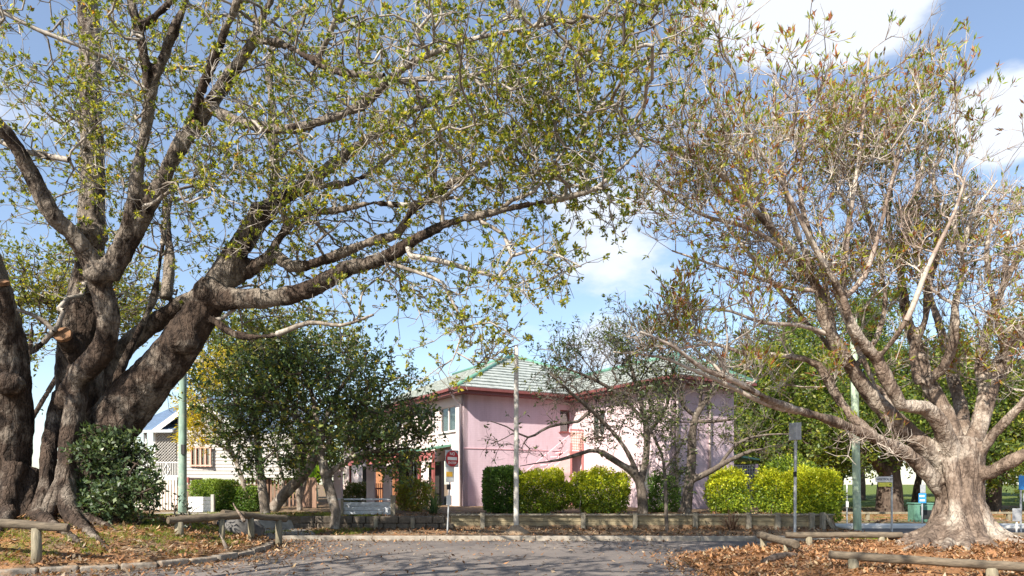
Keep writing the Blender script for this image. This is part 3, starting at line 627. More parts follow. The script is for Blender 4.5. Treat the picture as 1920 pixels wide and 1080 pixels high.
BIGB = [(60, 150, 15.60, 260, 220, 4.5, 420), (300, 110, 15.60, 300, 220, 4.5, 560), (600, 140, 14.65, 320, 220, 4.5, 540), (900, 170, 12.86, 300, 200, 4  , 560), (1080, 150, 11.53, 175, 190, 2.6, 150), (1190, 70, 11.00, 120, 130, 2.6, 150),
 (300, 380, 17.00, 300, 170, 4, 330), (650, 360, 15.72, 290, 150, 3.6, 360), (930, 320, 13.22, 220, 110, 2.8, 220), (100, 520, 18.50, 190, 130, 3, 190), (760, 545, 14.31, 150, 70, 1.6, 70), (860, 600, 13.45, 130, 90, 1.4, 75),
 (1010, 490, 12.05, 100, 70, 1.2, 55), (540, 570, 17.22, 150, 70, 2, 80), (560, 480, 17.13, 160, 70, 2, 70), (1100, 330, 11.74, 90, 60, 1.5, 60), (-330, 150, 13.5, 260, 220, 2.4, 170), (-560, 60, 11.5, 260, 160, 2, 120),
 (450, -200, 14.50, 640, 150, 4, 300), (700, -480, 10.48, 320, 160, 2.5, 70), (905, 650, 13.04, 70, 40, .8, 30), (1040, 250, 12.42, 130, 110, 2, 110)]
FIGP = [(.24, .275, .05), (.36, .345, .05), (.13, .17, .04), (.44, .36, .055), (.32, .16, .05)]; FIGW = [4.5, 2.4, 3.2, .8, .3]
big_base = P(110, 975, 16.9)
make_tree('fig_tree', 'huge spreading fig with knotted brown trunk and root columns on the grass mound', BIG, BIGB, (big_base.x, big_base.y, gz(big_base.x, big_base.y)),
          (M['bark_fig'], M['twig_grey'], M['leaf']), dict(n=12, len=.084, ratio=.52, pal=FIGP, w=FIGW, spread=.7, up=.15, along=.45), leafless=.36, extra=big_extra, vox=.045, tip_r=.0075, expo=.40, twigs=3, twig_len=.38, wob=.075, rough=.05)
fig = bpy.data.objects['fig_tree']
for a_, b_, r_ in (((138, 655, 16.95), (118.5, 628, 16.46), .20), ((4, 560, 15.9), (-1, 531, 15.75), .19)):
    a_ = P(*a_); b_ = P(*b_); d_ = (b_ - a_).normalized(); mb = MB(); mb.tube([b_ - d_ * .03, b_ + d_ * .05, b_ + d_ * .058], [r_, r_, r_ * .9], 18, True, .12); part('pruning_cut', mb, M['cut_wood'], fig)

# ---- pale fig in the leaf litter bed
RT = [
 [(1800, 1020, 90, 17.00), (1800, 960, 80, 17.00), (1798, 900, 82, 17.00), (1797, 850, 88, 17.00), (1800, 820, 60, 17.00)],
 [(1780, 935, 35.2, 16.90), (1738, 885, 32.0, 16.70), (1700, 850, 27.2, 16.50), (1650, 826, 22.4, 16.30), (1590, 800, 18.4, 15.86), (1540, 782, 17.6, 15.46), (1500, 770, 15.2, 15.10), (1440, 748, 12.8, 14.66), (1380, 715, 10.4, 14.12), (1320, 692, 8.8, 13.68), (1260, 648, 6.4, 13.24), (1200, 622, 4.0, 13.00)],
 [(1525, 776, 14.4, 15.30), (1470, 768, 11.2, 14.98), (1420, 750, 9.6, 14.68), (1350, 715, 8.0, 14.40), (1290, 690, 6.4, 14.16), (1240, 670, 4.8, 14.00), (1150, 660, 3.2, 13.90)],
 [(1780, 890, 41.6, 17.00), (1738, 840, 36.8, 16.90), (1690, 800, 33.6, 16.80), (1640, 750, 30.4, 16.66), (1600, 695, 27.2, 16.40), (1568, 645, 25.6, 16.17), (1545, 595, 22.4, 15.98), (1535, 545, 19.2, 15.84), (1500, 490, 15.2, 15.60), (1455, 440, 12.8, 15.32), (1400, 378, 10.4, 15.00), (1330, 310, 8.0, 14.62), (1250, 275, 5.6, 14.20), (1190, 250, 3.2, 14.10)],
 [(1640, 815, 20.8, 16.26), (1600, 785, 19.2, 16.30), (1565, 735, 17.6, 16.36), (1535, 685, 15.2, 16.44), (1480, 668, 12.0, 16.32), (1400, 664, 8.8, 16.10), (1340, 645, 6.4, 15.96), (1270, 655, 4.0, 15.78)],
 [(1788, 860, 38.4, 16.80), (1765, 800, 32.0, 16.50), (1735, 765, 28.0, 16.30), (1690, 760, 25.6, 16.10), (1672, 730, 27.2, 16.00), (1645, 675, 24.0, 15.88), (1615, 640, 21.6, 15.66), (1592, 600, 19.2, 15.47), (1580, 555, 16.0, 15.32), (1560, 520, 12.8, 15.14), (1520, 450, 9.6, 14.88), (1470, 350, 7.2, 14.58), (1400, 240, 4.8, 14.20), (1380, 150, 3.2, 14.02)],
 [(1580, 560, 11.2, 15.32), (1620, 520, 9.6, 15.28), (1650, 430, 8.0, 15.20), (1670, 348, 6.4, 15.00), (1700, 262, 4.0, 14.80)],
 [(1535, 545, 9.6, 15.84), (1480, 540, 8.0, 15.72), (1420, 520, 6.4, 15.58), (1350, 500, 4.8, 15.40), (1260, 470, 3.2, 15.14)],
 [(1560, 630, 9.6, 16.14), (1500, 610, 8.0, 15.80), (1430, 605, 6.4, 15.42), (1350, 580, 4.8, 15.00), (1230, 590, 3.2, 14.50)],
 [(1795, 850, 38.4, 17.20), (1770, 770, 30.4, 17.40), (1742, 720, 28.8, 17.60), (1722, 660, 24.0, 17.80), (1702, 600, 20.0, 17.90), (1690, 520, 16.0, 18.00), (1700, 430, 12.8, 18.00), (1720, 348, 8.8, 18.00), (1740, 269, 4.8, 18.00)],
 [(1735, 720, 20.8, 17.50), (1768, 690, 19.2, 17.20), (1788, 640, 17.6, 16.90), (1790, 575, 14.4, 16.70), (1805, 500, 11.2, 16.50), (1790, 409, 8.0, 16.30), (1830, 354, 4.8, 16.10)],
 [(1725, 720, 17.6, 17.60), (1712, 660, 16.0, 17.70), (1735, 600, 14.4, 17.70), (1740, 540, 12.0, 17.80), (1770, 450, 8.0, 17.90), (1780, 382, 4.8, 18.00)],
 [(1812, 860, 36.8, 17.10), (1835, 800, 32.0, 17.30), (1850, 745, 33.6, 17.50), (1868, 695, 28.8, 17.70), (1898, 645, 25.6, 17.90), (1935, 600, 22.4, 18.10), (1990, 530, 16.0, 18.40), (2060, 430, 9.6, 18.60)],
 [(1850, 745, 20.8, 17.50), (1838, 690, 19.2, 17.80), (1850, 620, 16.0, 18.00), (1880, 540, 12.8, 18.30), (1890, 440, 8.0, 18.50), (1910, 376, 4.8, 18.70)],
 [(1825, 870, 24.0, 16.80), (1862, 815, 19.2, 16.40), (1890, 785, 17.6, 16.10), (1930, 745, 16.0, 15.80), (1990, 680, 12.8, 15.40), (2060, 560, 8.0, 15.00)],
 [(1820, 890, 30.4, 16.80), (1860, 885, 27.2, 16.40), (1885, 870, 27.2, 16.20), (1915, 855, 22.4, 16.00), (1960, 830, 17.6, 15.80), (2040, 760, 11.2, 15.40)],
 [(1800, 850, 32.0, 17.60), (1805, 790, 25.6, 18.20), (1790, 720, 20.8, 18.80), (1770, 640, 16.0, 19.40), (1740, 540, 11.2, 20.00), (1700, 420, 6.4, 20.40)],
 [(1600, 690, 14.4, 16.40), (1640, 640, 12.8, 16.86), (1660, 560, 11.2, 17.10), (1640, 450, 8.0, 17.26), (1600, 320, 5.6, 17.30), (1580, 200, 3.2, 17.32)],
 [(1690, 800, 16.0, 16.80), (1660, 740, 13.6, 17.10), (1640, 720, 11.2, 17.26), (1570, 560, 7.2, 17.38), (1540, 420, 4.8, 17.56)],
 [(1535, 545, 13, 16.0), (1490, 420, 10, 15.6), (1460, 290, 7, 15.2), (1450, 150, 4, 15.0)],
 [(1580, 555, 12, 15.4), (1590, 430, 10, 15.4), (1610, 300, 7, 15.3), (1630, 100, 4, 15.2)],
 [(1455, 440, 10, 15.4), (1400, 330, 8, 15), (1350, 220, 5, 14.7), (1320, 130, 3, 14.5)],
 [(1500, 490, 10, 15.6), (1410, 430, 8, 15.2), (1310, 400, 6, 14.8), (1210, 330, 3, 14.4)],
 [(1690, 520, 13, 18), (1665, 406, 10, 17.8), (1680, 305, 7, 17.5), (1700, 204, 4, 17.3)],
 [(1800, 500, 11, 16.4), (1820, 409, 9, 16.3), (1850, 365, 5, 16.2), (1870, 338, 3, 16.1)],
 [(1880, 540, 12, 18.2), (1930, 430, 9, 18), (1960, 365, 5, 17.8)],
 [(1740, 540, 12, 17.7), (1760, 420, 9, 17.4), (1750, 326, 7, 17.1), (1770, 282, 4, 16.9)],
 [(1645, 675, 13, 15.8), (1700, 600, 11, 15.2), (1740, 500, 9, 14.8), (1790, 398, 6, 14.5), (1810, 332, 4, 14.3)],
 [(1568, 645, 14, 16.2), (1540, 500, 11, 16.9), (1500, 360, 8, 17.3), (1520, 200, 5, 17.5)],
 [(1600, 695, 13, 16.4), (1500, 590, 10, 17.0), (1400, 470, 7, 17.3), (1330, 380, 4, 17.4)],
 [(1890, 690, 16, 17.5), (1870, 600, 12, 17.0), (1850, 470, 9, 16.6), (1870, 387, 5, 16.4)],
]
def rt_extra(mb):
    def t(l, n=12):
        p, r = limb_world(l); q, s = catmull(p, r, .15); mb.tube([tuple(x) for x in q], list(s), n)
    def root(l):
        pts = [Vector((PX(u, Y), Y, gz(PX(u, Y), Y) + dz)) for u, Y, w, dz in l]; q, s_ = catmull([tuple(p) for p in pts], [w / 2 / F * Y for u, Y, w, dz in l], .15); mb.tube([tuple(x) for x in q], list(s_), 10)
    for u1, Y1, u2, Y2, u3, Y3 in ((1750, 16.0, 1715, 15.3, 1680, 14.8), (1785, 15.8, 1770, 14.9, 1750, 14.2), (1812, 15.8, 1812, 14.9, 1818, 14.2), (1838, 15.9, 1862, 15.2, 1890, 14.7), (1856, 16.2, 1900, 15.8, 1950, 15.4), (1745, 16.6, 1700, 16.3, 1650, 16.1)):
        root([(1800 + (u1 - 1800) * .6, 16.5, 30, .5), (u1, Y1, 27, .16), ((u1 + u2) / 2, (Y1 + Y2) / 2, 21, .06), (u2, Y2, 15, .02), (u3, Y3, 7, -.05)])
    for l in ([(1775, 930, 32, 16.9), (1760, 985, 30, 16.6), (1735, 1010, 24, 16.3), (1700, 1022, 16, 16.0), (1660, 1030, 7, 15.7)],
              [(1785, 930, 32, 16.7), (1778, 990, 30, 16.2), (1765, 1022, 24, 15.7), (1745, 1040, 16, 15.2), (1722, 1052, 7, 14.8)],
              [(1800, 930, 33, 16.5), (1800, 990, 29, 15.9), (1797, 1028, 23, 15.4), (1790, 1047, 16, 14.9), (1782, 1060, 7, 14.5)],
              [(1815, 930, 32, 16.5), (1828, 985, 29, 16.0), (1838, 1022, 23, 15.5), (1848, 1042, 16, 15.0), (1856, 1056, 7, 14.6)],
              [(1825, 930, 30, 16.7), (1848, 985, 26, 16.3), (1878, 1012, 20, 16.0), (1910, 1028, 14, 15.7), (1950, 1045, 7, 15.3)],
              [(1830, 940, 29, 17), (1860, 985, 24, 16.8), (1900, 1008, 17, 16.6), (1945, 1018, 9, 16.4)],
              [(1770, 940, 29, 17.1), (1745, 990, 24, 17), (1700, 1006, 16, 16.9), (1660, 1014, 7, 16.8)],
              [(1812, 900, 24, 16.4), (1816, 960, 22, 16.1), (1814, 1015, 19, 15.8), (1818, 1044, 10, 15.4)],
              [(1780, 860, 29, 16.5), (1790, 930, 24, 16.3), (1786, 1010, 20, 15.9), (1768, 1042, 12, 15.4)]): t(l)
RTB = [(1560, 350, 15.94, 270, 210, 2.16, 508), (1640, 220, 15.96, 150, 105, 1.68, 205), (1430, 285, 14.92, 190, 165, 2.40, 267), (1300, 230, 14.00, 110, 130, 1.92, 118), (1290, 360, 14.36, 130, 130, 1.92, 105), (1735, 390, 16.50, 150, 150, 2.10, 260),
 (1880, 490, 17.00, 140, 165, 2.10, 260), (1700, 530, 17.00, 220, 120, 1.80, 205), (1480, 470, 15.52, 170, 90, 1.92, 124), (1310, 580, 14.44, 150, 70, 1.44, 74), (1250, 640, 13.60, 110, 50, 1.12, 50), (1430, 620, 15.52, 130, 60, 1.44, 56), (1880, 650, 17.00, 120, 90, 1.50, 99), (1780, 640, 18.50, 150, 90, 1.20, 68),
 (2050, 470, 17.00, 140, 190, 2.10, 124), (1560, 700, 16.14, 120, 50, 0.96, 31), (1400, 700, 14.40, 120, 40, 0.96, 31), (1640, 840, 15.56, 90, 40, 0.60, 25)]
RTP = [(.34, .38, .06), (.22, .29, .055), (.36, .15, .07), (.24, .095, .055), (.42, .33, .07)]; RTW = [3, 2, 1.8, 1.2, 1]
make_tree('fig_tree', 'bare twiggy fig with pale smooth limbs and flared roots in orange leaf litter', RT, RTB, (11.2, 17.0, gz(11.2, 17)),
          (M['bark_pale'], M['twig_pale'], M['leaf']), dict(n=6, len=.15, ratio=.24, pal=RTP, w=RTW, spread=.55, fwd=.8, up=.4, along=.5, patchy=(.55, -.10)), extra=rt_extra, vox=.036, tip_r=.0075, expo=.36, twigs=5, twig_len=.48, bf=.32, curve=.25, leafless=.38, wob=.045, rough=.035, twig_up=.55)

# ---- dense dark tree on the verge
DK = [[(627, 992, 20, 22), (630, 960, 20, 22), (622, 930, 20, 22.1), (610, 890, 19, 22.2), (602, 850, 17, 22.3), (596, 800, 13, 22.5), (585, 740, 9, 22.8), (570, 690, 5, 23)],
      [(612, 895, 12, 22.2), (640, 870, 11, 22.0), (680, 850, 10, 21.8), (720, 845, 7, 21.5), (770, 840, 4, 21.3)], [(603, 850, 11, 22.3), (640, 800, 10, 22.4), (680, 790, 9, 22.4), (730, 760, 6, 22.3), (780, 745, 4, 22.2)],
      [(598, 810, 9, 22.5), (550, 780, 8, 22.8), (500, 750, 6, 23), (450, 730, 4, 23.2)], [(600, 840, 10, 22.3), (620, 760, 9, 22.8), (660, 700, 6, 23.2), (690, 660, 4, 23.4)]]
DKB = [(600, 735, 22.8, 140, 95, 2.4, 260), (690, 745, 22.4, 115, 100, 2.0, 230), (490, 740, 23, 100, 95, 2.0, 190), (745, 825, 21.8, 85, 60, 1.5, 120), (640, 835, 21.6, 110, 38, 1.3, 70), (462, 800, 22.6, 52, 56, 1.4, 60), (570, 705, 23, 115, 45, 1.8, 100), (520, 850, 22, 80, 36, 1.2, 60), (780, 780, 22, 40, 50, 1, 40)]
DKP = [(.055, .095, .03), (.10, .15, .04), (.18, .22, .05), (.36, .31, .045)]; DKW = [4, 3, 1.8, .6]
x = P(627, 992, 22); make_tree('verge_tree', 'dense rounded tree with dark glossy leaves and slender pale trunk by the kerb', DK, DKB, (x.x, 22, gz(x.x, 22)), (M['bark_grey'], M['bark_dark'], M['leaf_gloss']),
          dict(n=6, len=.15, ratio=.48, pal=DKP, w=DKW, spread=.9, up=0, along=.9, jit=.06), vox=.04, tip_r=.008, twigs=3, twig_len=.4, rmin_vox=.06, rough=.015)
# ---- sparse trees in front of the pink flats
def sparse(label, limbs, blobs, u, v, Y, n=6, leafless=.35, mats=('bark_garden', 'bark_garden')):
    q = P(u, v, Y); return make_tree('garden_tree', label, limbs, blobs, (q.x, q.y, gz(q.x, q.y)), (M[mats[0]], M[mats[1]], M['leaf_gloss']),
        dict(n=n, len=.15, ratio=.36, pal=[(.05, .075, .025), (.085, .115, .035), (.15, .17, .045)], w=[3, 3, 1], spread=.8, up=-.1, along=.8, jit=.05, patchy=(.5, -.2)), vox=.045, tip_r=.0075, expo=.38, twigs=3, twig_len=.5, leafless=leafless, wob=.09, rmin_vox=.06, rough=.015, group='garden trees before the pink flats')
sparse('leaning garden tree with long low limb reaching past the white pole toward the pink wall', [[(1205, 965, 22.4, 24.5), (1203, 920, 18.5, 24.5), (1190, 890, 15.8, 24.4), (1160, 868, 13.2, 24.2), (1120, 845, 10.6, 24), (1090, 850, 7.9, 23.8), (1050, 862, 5.9, 23.6), (1010, 868, 2.6, 23.4), (975, 874, 1.0, 23.2)],
  [(1200, 910, 14.5, 24.5), (1212, 850, 13.2, 24.6), (1210, 790, 11.9, 24.7), (1195, 730, 9.2, 24.8), (1180, 680, 5.9, 25), (1160, 640, 3.3, 25.1)], [(1195, 885, 9.2, 24.4), (1165, 830, 8.6, 24.2), (1120, 780, 7.9, 23.8), (1075, 740, 5.9, 23.4), (1030, 700, 3.3, 23)],
  [(1210, 790, 7.9, 24.7), (1160, 740, 7.3, 24.2), (1110, 710, 5.9, 23.8), (1060, 690, 3.3, 23.5)], [(1085, 790, 5.9, 23.9), (1030, 800, 5.3, 23.6), (990, 820, 4.0, 23.4), (950, 800, 2.6, 23.2), (920, 790, 1.7, 23)], [(1212, 820, 7.9, 24.7), (1250, 760, 6.6, 25), (1260, 700, 4.6, 25.2), (1290, 650, 2.6, 25.4)]],
  [(1110, 690, 24, 105, 65, 2, 260), (1180, 650, 24.6, 115, 55, 2, 210), (1120, 770, 24, 90, 70, 1.8, 150), (1060, 740, 23.6, 60, 60, 1.4, 60), (1230, 720, 25, 80, 60, 1.6, 80), (960, 815, 23.3, 50, 30, .6, 12), (1020, 850, 23.4, 45, 25, .6, 14)], 1205, 965, 24.5, leafless=.48)
sparse('upright garden tree forking toward the right above its thick grey trunk before the pink wing', [[(1285, 968, 23.8, 24.8), (1290, 920, 19.8, 24.8), (1296, 870, 18.5, 24.8), (1298, 820, 15.8, 24.8), (1305, 780, 13.2, 24.9), (1330, 740, 9.9, 25), (1345, 700, 6.6, 25.2), (1360, 650, 4.0, 25.4)],
  [(1298, 900, 13.2, 24.8), (1330, 885, 11.9, 24.4), (1370, 862, 9.9, 24), (1410, 845, 7.9, 23.6), (1430, 842, 4.0, 23.4)], [(1305, 780, 9.2, 24.9), (1280, 760, 7.9, 24.8), (1275, 720, 6.6, 24.7), (1262, 690, 4.0, 24.6)], [(1345, 878, 6.6, 24.2), (1385, 830, 5.9, 24), (1440, 815, 4.0, 23.8), (1500, 815, 2.0, 23.6)],
  [(1300, 790, 7.9, 24.9), (1340, 790, 5.9, 24.6), (1380, 785, 3.3, 24.3)], [(1312, 770, 6.6, 24.9), (1316, 720, 5.9, 25.1), (1330, 660, 3.3, 25.4)]],
  [(1310, 690, 25, 100, 80, 1.8, 130), (1350, 760, 24.6, 80, 60, 1.5, 70), (1260, 820, 24.5, 50, 50, 1, 35), (1330, 820, 24.3, 50, 40, 1, 24), (1420, 790, 23.9, 60, 50, 1, 40), (1270, 650, 25, 60, 50, 1.4, 50)], 1285, 968, 24.8, n=5, leafless=.58)
sparse('thin young tree with mottled trunk standing in front of the timber retaining wall', [[(1250, 1005, 7.9, 21.6), (1249, 960, 7.3, 21.6), (1247, 900, 6.6, 21.7), (1240, 850, 5.3, 21.8), (1215, 800, 4.0, 21.9), (1195, 760, 2.6, 22)], [(1247, 880, 4.0, 21.7), (1275, 840, 3.3, 21.8), (1290, 800, 2.0, 21.9)]],
  [(1225, 810, 21.9, 50, 55, 1, 55), (1260, 880, 21.8, 40, 50, .8, 25), (1200, 760, 22, 50, 40, 1, 30)], 1250, 1005, 21.6, n=5, leafless=.2)
# ---- slender trees beside the path, left of the pink flats
BGP = [(.06, .09, .025), (.11, .15, .035), (.17, .18, .04)]
def pathtree(label, limbs, blobs, u, v, Y, pal=BGP, n=6, mats=('bark_grey', 'bark_grey')):
    q = P(u, v, Y); return make_tree('path_tree', label, limbs, blobs, (q.x, q.y, gz(q.x, q.y)), (M[mats[0]], M[mats[1]], M['leaf']), dict(n=n, len=.16, ratio=.42, pal=pal, w=[2, 2, 1], spread=.9, along=.9, jit=.06), vox=.045, tip_r=.009, twigs=3, twig_len=.45, rmin_vox=.06, rough=.012, group='slender trees beside the path')
pathtree('straight pale trunk standing behind the far end of the log barrier', [[(498, 965, 20, 24), (494, 930, 18, 24), (487, 880, 16, 24), (482, 820, 12, 24.1), (470, 740, 8, 24.2)]], [(470, 740, 24.4, 80, 70, 1.6, 110)], 498, 965, 24)
pathtree('strongly leaning trunk slanting right into the dark crown beside the path', [[(512, 955, 22, 25), (535, 925, 22, 24.8), (565, 895, 20, 24.5), (585, 870, 17, 24.3), (600, 830, 12, 24.2), (640, 770, 7, 24.2)]], [(630, 770, 24.6, 70, 50, 1.4, 60)], 512, 955, 25)
pathtree('pair of thin grey stems growing beside the brown paling fence', [[(562, 958, 12, 27), (560, 920, 11, 27), (556, 860, 9, 27), (545, 790, 6, 27)], [(562, 945, 9, 27), (572, 900, 8, 27.2), (580, 850, 6, 27.3)], [(535, 950, 9, 27), (530, 900, 8, 26.8), (520, 850, 6, 26.6)]], [(550, 800, 27, 70, 60, 1.6, 90)], 562, 958, 27)
# ---- yellow feathery tree by the weatherboard house
q = P(452, 945, 26)
make_tree('feathery_tree', 'small tree with feathery bright yellow fronds beside the white weatherboard house', [[(462, 930, 9, 26), (450, 885, 8, 26), (430, 845, 7, 26), (400, 830, 5, 25.8), (375, 820, 3, 25.6)], [(440, 860, 6, 26), (415, 800, 5, 26), (390, 760, 4, 26), (370, 720, 3, 26)], [(445, 870, 6, 26), (450, 800, 5, 26.3), (430, 720, 4, 26.5), (410, 670, 3, 26.6)]],
          [(380, 735, 26, 32, 48, .8, 34), (375, 815, 25.7, 30, 22, .6, 34), (410, 690, 26.4, 50, 34, 1.0, 34)], (q.x, 26, gz(q.x, 26)), (M['bark_grey'], M['bark_grey'], M['leaf']), dict(n=12, len=.16, ratio=.25, pal=[(.55, .42, .03), (.45, .38, .04), (.25, .27, .05)], w=[3, 2, 1], spread=.5, fwd=.9, up=-.2, along=1, jit=.05), vox=.04, tip_r=.007, twigs=3, twig_len=.5, rmin_vox=.06, rough=.01)

# ---- background trees
def bgtree(name, label, u, vb, Y, trunk_w, crown, pal, w, group, leaf_len=.22, n=12, mats=('bark_dark', 'bark_dark'), forks=((-.5, .5), (.5, .45), (.1, .2)), twl=.8):
    b = P(u, vb, Y); b.z = gz(b.x, b.y); vb = V0 + (CZ - b.z) * F / Y
    top = min(c[1] for c in crown); cu = sum(c[0] for c in crown) / len(crown)
    limbs = [[(u, vb + 4, trunk_w, Y), (u + (cu - u) * .2, vb + (top - vb) * .25, trunk_w * .8, Y), (u + (cu - u) * .6, vb + (top - vb) * .5, trunk_w * .6, Y), (cu, vb + (top - vb) * .85, trunk_w * .25, Y)]]
    mu = u + (cu - u) * .3; mv = vb + (top - vb) * .3
    for c in crown[:4]: limbs.append([(mu, mv, trunk_w * .5, Y), ((mu + c[0]) / 2, (mv + c[1]) / 2 - 5, trunk_w * .35, (Y + c[2]) / 2), (c[0], c[1], trunk_w * .15, c[2])])
    return make_tree(name, label, limbs, crown, tuple(b), (M[mats[0]], M[mats[1]], M['leaf']), dict(n=n, len=leaf_len, ratio=.5, pal=pal, w=w, spread=.9, along=1, jit=.15), vox=.08, tip_r=.014, twigs=3, twig_len=twl, rmin_vox=.1, rough=.02, group=group, step=.6, wob=.12)
GR = [(.06, .095, .025), (.13, .19, .04), (.25, .30, .055), (.36, .36, .06)]
PG = 'park trees beyond the cross street'
bgtree('park_tree', 'bright yellow green tree rising behind the right end of the pink flats', 1440, 925, 38, 26, [(1440, 740, 38, 90, 110, 3, 330), (1400, 820, 37, 60, 60, 2, 130), (1510, 700, 39, 80, 90, 2.6, 220), (1480, 830, 36, 90, 50, 2, 160)], GR, [2, 3, 3, 1], PG)
bgtree('park_tree', 'tall dark green tree whose crown fills the sky behind the pale fig trunk', 1560, 930, 46, 34, [(1600, 660, 46, 100, 110, 3.5, 320), (1660, 760, 45, 110, 110, 3, 320), (1580, 800, 44, 90, 90, 3, 240)], GR, [3, 3, 2, .6], PG)
bgtree('park_tree', 'narrow dark pointed conifer poking above the other park trees', 1612, 930, 58, 22, [(1612, 600, 58, 26, 60, 2, 110), (1612, 680, 58, 40, 60, 2, 120)], GR, [5, 2, .3, .1], PG)
bgtree('park_tree', 'broad park tree with thick dark double trunk behind the street name sign', 1668, 940, 36, 52, [(1660, 800, 36, 120, 60, 3, 300), (1740, 740, 37, 110, 100, 3, 300), (1600, 830, 35, 60, 40, 2, 90)], GR, [3, 3, 1.2, .8], PG)
bgtree('park_tree', 'park tree with olive crown behind the blue parking signs', 1860, 940, 38, 30, [(1860, 720, 38, 110, 120, 3.4, 360), (1930, 800, 37, 90, 80, 3, 220), (1880, 870, 35, 60, 36, 2, 120)], GR, [3, 3, 1.5, 1.2], PG)
bgtree('park_tree', 'dark slim trunked tree between the street name sign and the green cabinet', 1715, 935, 44, 16, [(1715, 800, 44, 70, 70, 2.5, 190), (1760, 830, 43, 60, 50, 2, 110)], GR, [4, 3, .5, .2], PG)
for i, (u, Y, lab) in enumerate(((2010, 46, 'spreading park tree at the far right edge beyond the road'), (1790, 62, 'distant park tree far behind the pale fig trunk'), (1520, 64, 'distant park tree far behind the clipped hedges'), (1400, 70, 'most distant tree beside the pink flats roofline'))):
    bgtree('park_tree', lab, u, 930, Y, 20, [(u, 780, Y, 130, 110, 4, 300), (u + 60, 840, Y, 100, 60, 3, 160)], GR, [3, 3, 1, .5], PG, leaf_len=.42, twl=1.1)
LG = 'trees behind the spreading fig'
YL = [(.10, .13, .03), (.20, .21, .04), (.30, .27, .05)]
bgtree('background_tree', 'loose yellow olive tree behind the main fig trunk at the left edge', 20, 945, 31, 24, [(40, 560, 31, 160, 120, 3, 330), (200, 560, 32, 130, 80, 3, 190), (-60, 700, 30, 80, 100, 2, 120)], YL, [2, 3, 2], LG, .2, 5, twl=.7)
bgtree('background_tree', 'olive crowned tree showing above the dark verge tree', 500, 945, 38, 22, [(470, 630, 38, 90, 60, 3, 170), (580, 650, 38, 100, 50, 3, 170), (410, 690, 37, 60, 50, 2, 90)], YL, [3, 2, 1], LG, .26, 5, twl=.8)
bgtree('background_tree', 'bushy green tree in the gap between the two houses', 545, 945, 48, 20, [(560, 850, 48, 80, 60, 3, 200), (500, 880, 46, 60, 40, 2, 110)], GR, [2, 3, 2, 1], LG, .3, 6)
# shade tree beside the viewer: outside the frame, its shadow falls across the road
make_tree('street_tree', 'spreading street tree that casts the dappled shade across the road', [[(-12.5, 3, -.1, .5), (-12.3, 3, 1.5, .42), (-12, 3, 3.5, .36), (-11, 3.4, 5.5, .26), (-9, 4, 7.2, .18), (-6.5, 5, 8.3, .10), (-4, 6, 8.8, .05)],
    [(-12, 3, 3.5, .28), (-11.5, 1.5, 6, .2), (-9, 0, 8, .13), (-6, -1, 9, .06)], [(-11, 3.4, 5.5, .18), (-10, 6, 7.5, .13), (-8.5, 8.0, 8.6, .06)], [(-9, 4, 7.2, .13), (-7, 2, 8.4, .10), (-3.5, 1.0, 9.2, .05), (-1, .5, 9.6, .03)], [(-6.5, 5, 8.3, .08), (-4, 3.5, 9.4, .05), (-2, 3.5, 9.8, .03)], [(-11.5, 1.5, 6, .16), (-14, 2, 8, .1), (-16, 3, 9, .05)]],
    [(-7, 4, 8.6, 4, 3.5, 1.3, 140), (-6, 0, 9.2, 5, 2.8, 1.3, 120), (-10.5, 6, 8.4, 3, 2.2, 1.2, 40), (-2.5, 2.5, 9.6, 3.4, 3, 1.0, 75), (-14, 2, 8.5, 3, 3, 1.4, 40)], (-12.5, 3, 0), (M['bark_fig'], M['twig_grey'], M['leaf']),
    dict(n=5, len=.16, ratio=.46, pal=FIGP, w=FIGW, spread=.8, along=.8), world=True, vox=.07, tip_r=.02, expo=.42, twigs=3, twig_len=.6)

